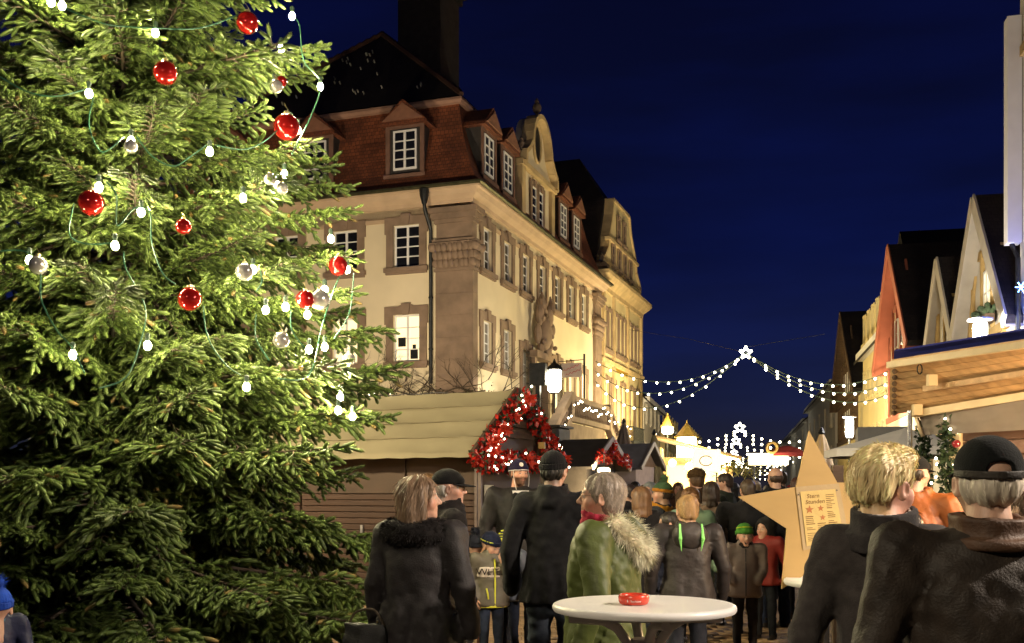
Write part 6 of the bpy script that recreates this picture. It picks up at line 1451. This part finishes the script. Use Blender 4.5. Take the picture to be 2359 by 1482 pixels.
# man with black cap and glasses
person('elderly man in black cap and glasses standing behind the fur-collared woman', 1036, 6.9, 1.745, -76, -14, 0, coat=(.016, .014, .014), hem=.45, wide=.88, arms=(((-.20, -.03, 1.12), (-.18, .10, .90)), ((.20, -.03, 1.12), (.18, .10, .90))), hair=('short', (.45, .42, .38)), hat=('cap', (.010, .010, .010)), glasses=True, collar='turn', seed=13, skin=(.66, .38, .28))
person('person with brown hair bun mostly hidden behind the fur-collared woman', 985, 9.6, 1.77, 20, 0, 0, sex='f', coat=(.04, .03, .02), hair=('bob', (.10, .055, .025)), seed=14)
# green parka woman
def ex_green(root, s, HM, J, step, tw):
    scarf(root, s, 1.47, (.34, .025, .05), .09, .10, .055, .005, True, 4)
    v, q = sdf_mesh([(f_ell((0, -.12*s, 1.41*s), (.15*s, .09*s, .10*s)), 0, 'u'), (f_ell((0, -.05*s, 1.47*s), (.12*s, .10*s, .05*s)), .05, 'u'), (f_ell((0, -.04*s, 1.53*s), (.085*s, .09*s, .10*s)), .02, 's')], .014, None, wrinkle(9, .005, .09)); link('hood', np_mesh('hood', v, q, cloth((.085, .095, .030), 'nylon'), True), root)
    pts = [np.array((.165*t, -.09-.12*(1-t*t), 1.47-.15*(1-t*t)))*s for t in np.linspace(-1, 1, 12)]
    fur_tube('hood_fur', root, pts, .036*s, (.74, .64, .46), 4200, .055, 6)
    m = MB(); m.bar((0, .16*s, .80*s), (0, .135*s, 1.42*s), .03, .012); m.build('zip_flap', cloth((.11, .115, .03), 'nylon'), root)
person('grey haired woman with glasses in green parka with fur hood and red scarf', 1395, 5.5, 1.695, 72, 14, 4, sex='f', coat=(.075, .095, .022), ckind='nylon', hem=.66, wide=1.36, hair=('crop', (.26, .21, .165)), glasses=True, collar='none', seed=17, hs=1.07, extras=ex_green, skin=(.66, .37, .25), arms=((None, None), ((.30, .03, 1.12), (.26, .12, .90))), legs=(.012, .012, .012), lean=.3)
# man in black from behind with knitted hat
person('tall man in black coat and black knitted hat seen from behind', 1276, 7.2, 1.87, -12, -8, 0, coat=(.014, .014, .015), ckind='wool', hem=.78, wide=.96, legs=(.045, .055, .075), hair=('short', (.02, .018, .015)), hat=('beanie', (.009, .009, .010)), collar='turn', seed=19, hs=1.05)
# bearded man
def ex_beard(root, s, HM, J, step, tw):
    m = MB(); m.lathe([(.001, 0), (.022, 0), (.021, .004), (.001, .005)], 14, HM @ Matrix.Translation((.025, .092, .088)) @ Matrix.Rotation(R(-62), 4, 'X') @ Matrix.Identity(4)); m.build('hat_badge', pm('badge', (.72, .62, .55), .6, .3, 60), root)
    m = MB()
    for sd in (-1, 1): m.tube([tuple(HM @ Vector(p)) for p in ((sd*.080, .035, .03), (sd*.084, .05, -.03), (sd*.075, .068, -.10), (sd*.06, .075, -.16))], .0035, 5)
    m.build('hat_cord', cloth((.6, .56, .52), 'wool'), root)
    m = MB(); m.prism([(-.05, 1.28), (.05, 1.28), (.075, 1.47), (-.075, 1.47)], .10, .135, Matrix.Diagonal((s, s, s, 1))); m.build('shirt', cloth((.6, .57, .56), 'wool'), root)
    scarf(root, s, 1.39, (.012, .012, .014), .105, .10, .035, .03, True, 7); v, q = sdf_mesh([(f_ring((0, -.015, .024), .088, .110, .005, .0075, .12), 0, 'u')], .006); link('hat_trim', np_mesh('hat_trim', tw(v), q, cloth((.6, .54, .54), 'wool'), True), root)
person('bearded man in black leather jacket and navy knitted hat with white trim', 1196, 10.6, 1.93, 186, 20, -4, coat=(.016, .014, .013), ckind='leather', hem=.78, wide=1.12, hair=('short', (.05, .03, .02)), hat=('beanie', (.016, .012, .035), 'wool', (.016, .012, .035)), beard=(.075, .032, .016), collar='none', seed=23, hs=1.05, extras=ex_beard, skin=(.68, .36, .24))
# children in front of the stall
def ex_wht(root, s, HM, J, step, tw):
    zz = 1.26*s; wm = cloth((.60, .52, .46), 'wool')
    v, q = sdf_mesh([(f_loft([(1.18*s, 0, 0, .214*s, .162*s), (1.32*s, 0, 0, .212*s, .156*s)]), 0, 'u'), (f_ell((0, -.16*s, 1.25*s), (.5, .16*s, .3)), 0, 's')], .011); link('chest_band', np_mesh('chest_band', v, q, wm, True), root)
    def put(t, x0):
        me = text_mesh(t, .098*s*1.25, cloth((.04, .03, .025), 'wool'), extrude=.002)
        for vv in me.vertices: x = x0+vv.co.x; z_ = 1.213*s+vv.co.y; y = .159*s*(1-min(.97, abs(x)/(.214*s))**2.3)**(1/2.3)+.020; vv.co = (-x, y+vv.co.z, z_)
        link('lettering', me, root)
    put('WHT', -.088*s); put('EEV', .098*s)
    for a, b in (((0, .165, .79), (0, .155, 1.42)), ((.09, .165, .90), (.115, .160, 1.04)), ((-.20, .06, .80), (.20, .06, .80))):
        m = MB(); m.tube([tuple(np.array(a)*s), tuple((np.array(a)+np.array(b))*.5*s+np.array((0, .008, 0))), tuple(np.array(b)*s)], .008, 5); m.build('yellow_piping', emat('x', (1, 1, 1), 0) if 0 else cloth((.62, .60, .05), 'nylon'), root)
    m = MB(); m.lathe([(.222*s, .785*s), (.226*s, .80*s), (.222*s, .815*s)], 24, Matrix.Diagonal((1, .76, 1, 1)), False); m.build('yellow_hem', cloth((.62, .60, .05), 'nylon'), root)
def hat_stripes(colr, zs):
    def f(root, s, HM, J, step, tw):
        for z in zs:
            rr_ = math.sqrt(max(.02, 1-((z-.042)/.10)**2)); v, q = sdf_mesh([(f_ring((0, -.016, z), .0895*rr_, .1115*rr_, .0055, .003, .12), 0, 'u')], .0042); link('hat_stripe', np_mesh('hat_stripe', tw(v), q, cloth(colr, 'wool'), True), root)
    return f
def both(*fs):
    def f(*a):
        for g_ in fs: g_(*a)
    return f
YEL = (.55, .58, .04)
person('boy in grey and black lettered jacket and dark blue hat with raised fist', 1131, 9.6, 1.225, 200, 30, -22, child=True, coat=(.11, .095, .07), ckind='nylon', hem=.78, wide=1.08, legs=(.03, .04, .07), hair=None, hat=('beanie', (.012, .015, .035), 'wool', (.012, .015, .035)), quilt=True, seed=31, hs=.96, extras=both(ex_wht, hat_stripes(YEL, (.05,))), arms=(((-.24, .10, 1.10), (-.10, .22, 1.36)), ((.27, -.02, 1.14), (.24, .08, .90))), hands=(True, True))
person('child in grey jacket and navy hat with yellow stripes behind the lettered boy', 1172, 10.05, 1.24, 140, -30, -15, child=True, coat=(.075, .085, .11), ckind='nylon', hem=.80, legs=(.012, .016, .03), hair=None, hat=('beanie', (.014, .016, .05), 'wool', YEL), quilt=True, seed=33, hs=.96, extras=both(hat_stripes(YEL, (.075, .10, .125)), lambda root, s, HM, J, step, tw: [link('knee_flash', MB().add([(.06*s, .085*s, z*s), (.15*s, .085*s, (z+.05)*s), (.13*s, .09*s, (z+.01)*s), (.07*s, .09*s, (z-.02)*s)], [(0, 1, 2, 3)]).mesh('knee_flash', cloth(YEL, 'nylon')), root) for z in (.60, .33)]), shoes=(.12, .08, .07))
person('small child in dark blue bobble hat and brown trousers beside the lettered boy', 1092, 9.7, 1.20, 10, 20, 0, child=True, coat=(.016, .018, .035), ckind='nylon', hem=.70, legs=(.13, .055, .04), hair=None, hat=('beanie', (.012, .013, .02), 'wool', (.012, .013, .02), True), seed=35, hs=.95, shoes=(.05, .006, .01))
person('child in bright blue bobble hat cut off at the left edge', -8, 6.1, 1.03, 25, 0, 0, child=True, coat=(.012, .016, .05), ckind='nylon', hair=None, hat=('beanie', (.012, .05, .34), 'wool', (.012, .045, .30), True), seed=37, hs=1.0, extras=lambda root, s, HM, J, step, tw: scarf(root, s, 1.44, (.10, .30, .40), seed=3))
# teenager with neon strips
def ex_neon(root, s, HM, J, step, tw):
    v, q = sdf_mesh([(f_ell((0, -.115*s, 1.40*s), (.155*s, .085*s, .13*s)), 0, 'u'), (f_ell((0, -.04*s, 1.50*s), (.08*s, .09*s, .12*s)), .02, 's')], .015, None, wrinkle(5, .004, .1)); link('hood', np_mesh('hood', v, q, cloth((.045, .038, .036), 'nylon'), True), root)
    ne = cloth((.30, .85, .22), 'nylon')
    for sd in (-1, 1):
        v, q = sdf_mesh([(f_cap((sd*.095*s, -.155*s, 1.50*s), (sd*.098*s, -.200*s, 1.38*s), .010*s, .014*s), 0, 'u'), (f_cap((sd*.098*s, -.200*s, 1.38*s), (sd*.085*s, -.175*s, 1.27*s), .014*s, .004*s), .01, 'u')], .007); link('neon_strip', np_mesh('neon_strip', v, q, ne, True), root)
person('teenager with blond hair and neon green strips on dark jacket, seen from behind', 1583, 8.2, 1.575, 2, 4, -6, coat=(.032, .026, .025), ckind='nylon', hem=.70, wide=1.12, legs=(.02, .022, .03), hair=('short', (.36, .22, .10)), seed=41, hs=1.03, extras=ex_neon, skin=(.66, .38, .26))
# boy in green hat
person('small boy in green hat and grey quilted jacket looking at the viewer', 1716, 10.4, 1.285, 172, 10, 0, child=True, coat=(.15, .115, .10), ckind='nylon', hem=.76, wide=1.02, legs=(.018, .016, .018), lkind='denim', hair=None, hat=('beanie', (.06, .22, .03), 'wool', (.06, .20, .03)), quilt=True, seed=43, hs=.98, extras=both(hat_stripes((.45, .50, .03), (.088,)), lambda root, s, HM, J, step, tw: [scarf(root, s, 1.44, (.025, .022, .022), .085, .09, .04, 0, False, 2), link('zip', MB().tube([(0, .175*s, .79*s), (0, .165*s, 1.1*s), (0, .12*s, 1.42*s)], .006, 5).mesh('zip', cloth((.02, .02, .02), 'nylon')), root)]), arms=(((-.25, .0, 1.14), (-.17, .15, .98)), ((.25, .0, 1.14), (.17, .15, .98))), skin=(.70, .40, .28))
# crowd behind
G2 = 'crowd between the stalls'
C = [
 ('man in black coat with cropped hair behind the wooden star', 1722, 11.6, 1.75, -10, 15, dict(coat=BLK, hair=('short', (.06, .04, .025)), wide=1.2, hem=.6)),
 ('big bald man in black coat left of the star tip', 1785, 12.2, 1.90, 5, 10, dict(coat=(.010, .010, .012), hair=('rim', (.05, .03, .02)), wide=1.32, hem=.55, collar='turn', legs=(.02, .03, .06))),
 ('dark haired man behind the bald man', 1800, 15.5, 1.93, 0, 0, dict(coat=(.03, .03, .035), hair=('short', (.025, .018, .012)))),
 ('child in red jacket half hidden under the wooden star', 1762, 11.2, 1.33, 150, -20, dict(child=True, coat=(.22, .02, .015), ckind='nylon', hair=('short', (.05, .03, .02)), hat=('hood', (.02, .02, .02)), hs=.97)),
 ('woman with long brown hair seen from behind right of the parka woman', 1474, 10.8, 1.66, 15, 20, dict(sex='f', coat=(.016, .015, .016), hair=('long', (.16, .085, .04)), hem=.5)),
 ('person in colourful striped bobble hat and scarf', 1524, 11.4, 1.71, 60, 20, dict(coat=(.035, .04, .045), hair=('bob', (.06, .04, .03)), hat=('beanie', (.05, .10, .05), 'wool', (.42, .17, .02), True), extras=lambda root, s, HM, J, step, tw: [scarf(root, s, 1.46, (.45, .20, .02), .10, .105, .05, 0, False, 1), scarf(root, s, 1.41, (.02, .06, .10), .115, .115, .03, 0, False, 2)])),
 ('woman with glasses and wavy hair in pale green coat facing the viewer', 1592, 11.0, 1.66, 176, 8, dict(sex='f', coat=(.22, .34, .24), ckind='nylon', hair=('bob', (.16, .08, .035)), glasses=True, skin=(.64, .38, .26), hem=.6)),
 ('person in round brown fur hat behind the pale green coat', 1602, 14.5, 1.93, 30, 20, dict(coat=(.08, .05, .03), hair=('bob', (.09, .05, .025)), hat=('fur', (.085, .05, .022), 'fur'))),
 ('woman with dark hair in light brown fur jacket', 1640, 12.4, 1.735, -25, -10, dict(sex='f', coat=(.20, .14, .10), ckind='fur', hair=('long', (.045, .028, .018)), wide=1.15)),
 ('dark haired man turned towards the woman in the fur jacket', 1668, 13.6, 1.86, 60, 20, dict(coat=(.02, .025, .018), hair=('short', (.035, .022, .015)))),
 ('boy with dark hair in navy jacket between the parka woman and the teenager', 1540, 9.8, 1.42, 80, 10, dict(child=True, coat=(.014, .016, .035), hair=('short', (.022, .018, .014)), hs=.98)),
 ('pale haired person with headscarf far left of the star', 1740, 16.5, 1.80, -40, 0, dict(sex='f', coat=(.06, .05, .05), hair=('bob', (.45, .35, .25)))),
 ('person in grey hood between the long haired woman and the parasol', 1496, 15.0, 1.75, 150, 0, dict(coat=(.10, .11, .12), hair=None, hat=('hood', (.22, .24, .24), 'nylon'))),
 ('man in rust orange jacket and dark cap behind the light haired man', 2112, 7.6, 1.86, -35, -25, dict(coat=(.30, .085, .018), ckind='nylon', hair=('short', (.04, .03, .02)), hat=('cap', (.012, .012, .012)), wide=1.1)),
 ('woman with dark brown hair and dark jacket between the two men', 2078, 5.0, 1.52, -20, -10, dict(sex='f', coat=(.05, .04, .038), hair=('long', (.06, .038, .026)))),
 ('bald headed man right behind the top of the wooden star', 1918, 9.4, 1.80, 15, 0, dict(coat=(.10, .08, .075), hair=('rim', (.06, .035, .02)))),
 ('person in red knit jacket cut off at the right edge', 2385, 4.2, 1.60, 60, 20, dict(sex='f', coat=(.30, .03, .04), hair=('bob', (.10, .06, .04)))),
 ('person with dark hair far back before the hut with the lamp', 1462, 17.5, 1.80, 20, 0, dict(coat=(.02, .02, .022), hair=('short', (.02, .016, .012)))),
 ('person in dark coat far back left of the bright stall', 1482, 19.5, 1.76, 140, 0, dict(coat=(.03, .022, .02), hair=('bob', (.10, .06, .03)))),
 ('woman in red scarf standing before the bright stall', 1562, 18.0, 1.79, 170, 0, dict(sex='f', coat=(.06, .03, .02), hair=('bob', (.12, .07, .04)))),
 ('person with dark hood far back left of the fairy lights', 1690, 20.0, 1.80, 0, 0, dict(coat=(.02, .02, .025), hair=None, hat=('hood', (.03, .03, .035), 'nylon'))),
 ('man in dark coat seen from behind right of the long haired woman', 1625, 19.0, 1.74, 0, 0, dict(coat=(.02, .018, .018), hair=('short', (.04, .03, .02)))),
 ('man in dark cap far back between the parasol and the bright stall', 1520, 21.0, 1.84, 10, 0, dict(coat=(.02, .02, .025), hair=('short', (.05, .03, .02)), hat=('cap', (.015, .015, .02)))),
 ('blond woman far back before the square lit sign', 1650, 22.0, 1.76, 30, 0, dict(sex='f', coat=(.05, .03, .03), hair=('bob', (.40, .28, .14)))),
 ('person in white hat far back under the square lit sign', 1610, 23.5, 1.80, 170, 0, dict(coat=(.03, .03, .04), hair=None, hat=('beanie', (.5, .48, .44)))),
 ('tall dark haired man far back under the wide lit sign', 1735, 24.0, 1.90, 0, 0, dict(coat=(.02, .02, .02), hair=('short', (.03, .02, .015)))),
 ('person in grey hat far back right of the tall dark haired man', 1768, 22.5, 1.78, 20, 0, dict(coat=(.03, .028, .03), hair=None, hat=('beanie', (.10, .10, .11)))),
 ('woman with red hat far back left of the star tip', 1822, 20.0, 1.76, -20, 0, dict(sex='f', coat=(.03, .02, .02), hair=None, hat=('beanie', (.20, .02, .02)))),
 ('person in dark coat far back left of the long haired woman', 1448, 14.0, 1.72, 40, 0, dict(coat=(.02, .018, .02), hair=('short', (.03, .02, .02)))),
 ('dark haired woman left of the bald headed man near the star', 1838, 13.0, 1.80, 10, 0, dict(sex='f', coat=(.03, .02, .02), hair=('bob', (.05, .02, .015)))),
]
for i, (lb, px, D, H, hd, hy, kw) in enumerate(C): person(lb, px, D, H, hd, hy, 0, seed=60+i*3, group=G2, **kw)
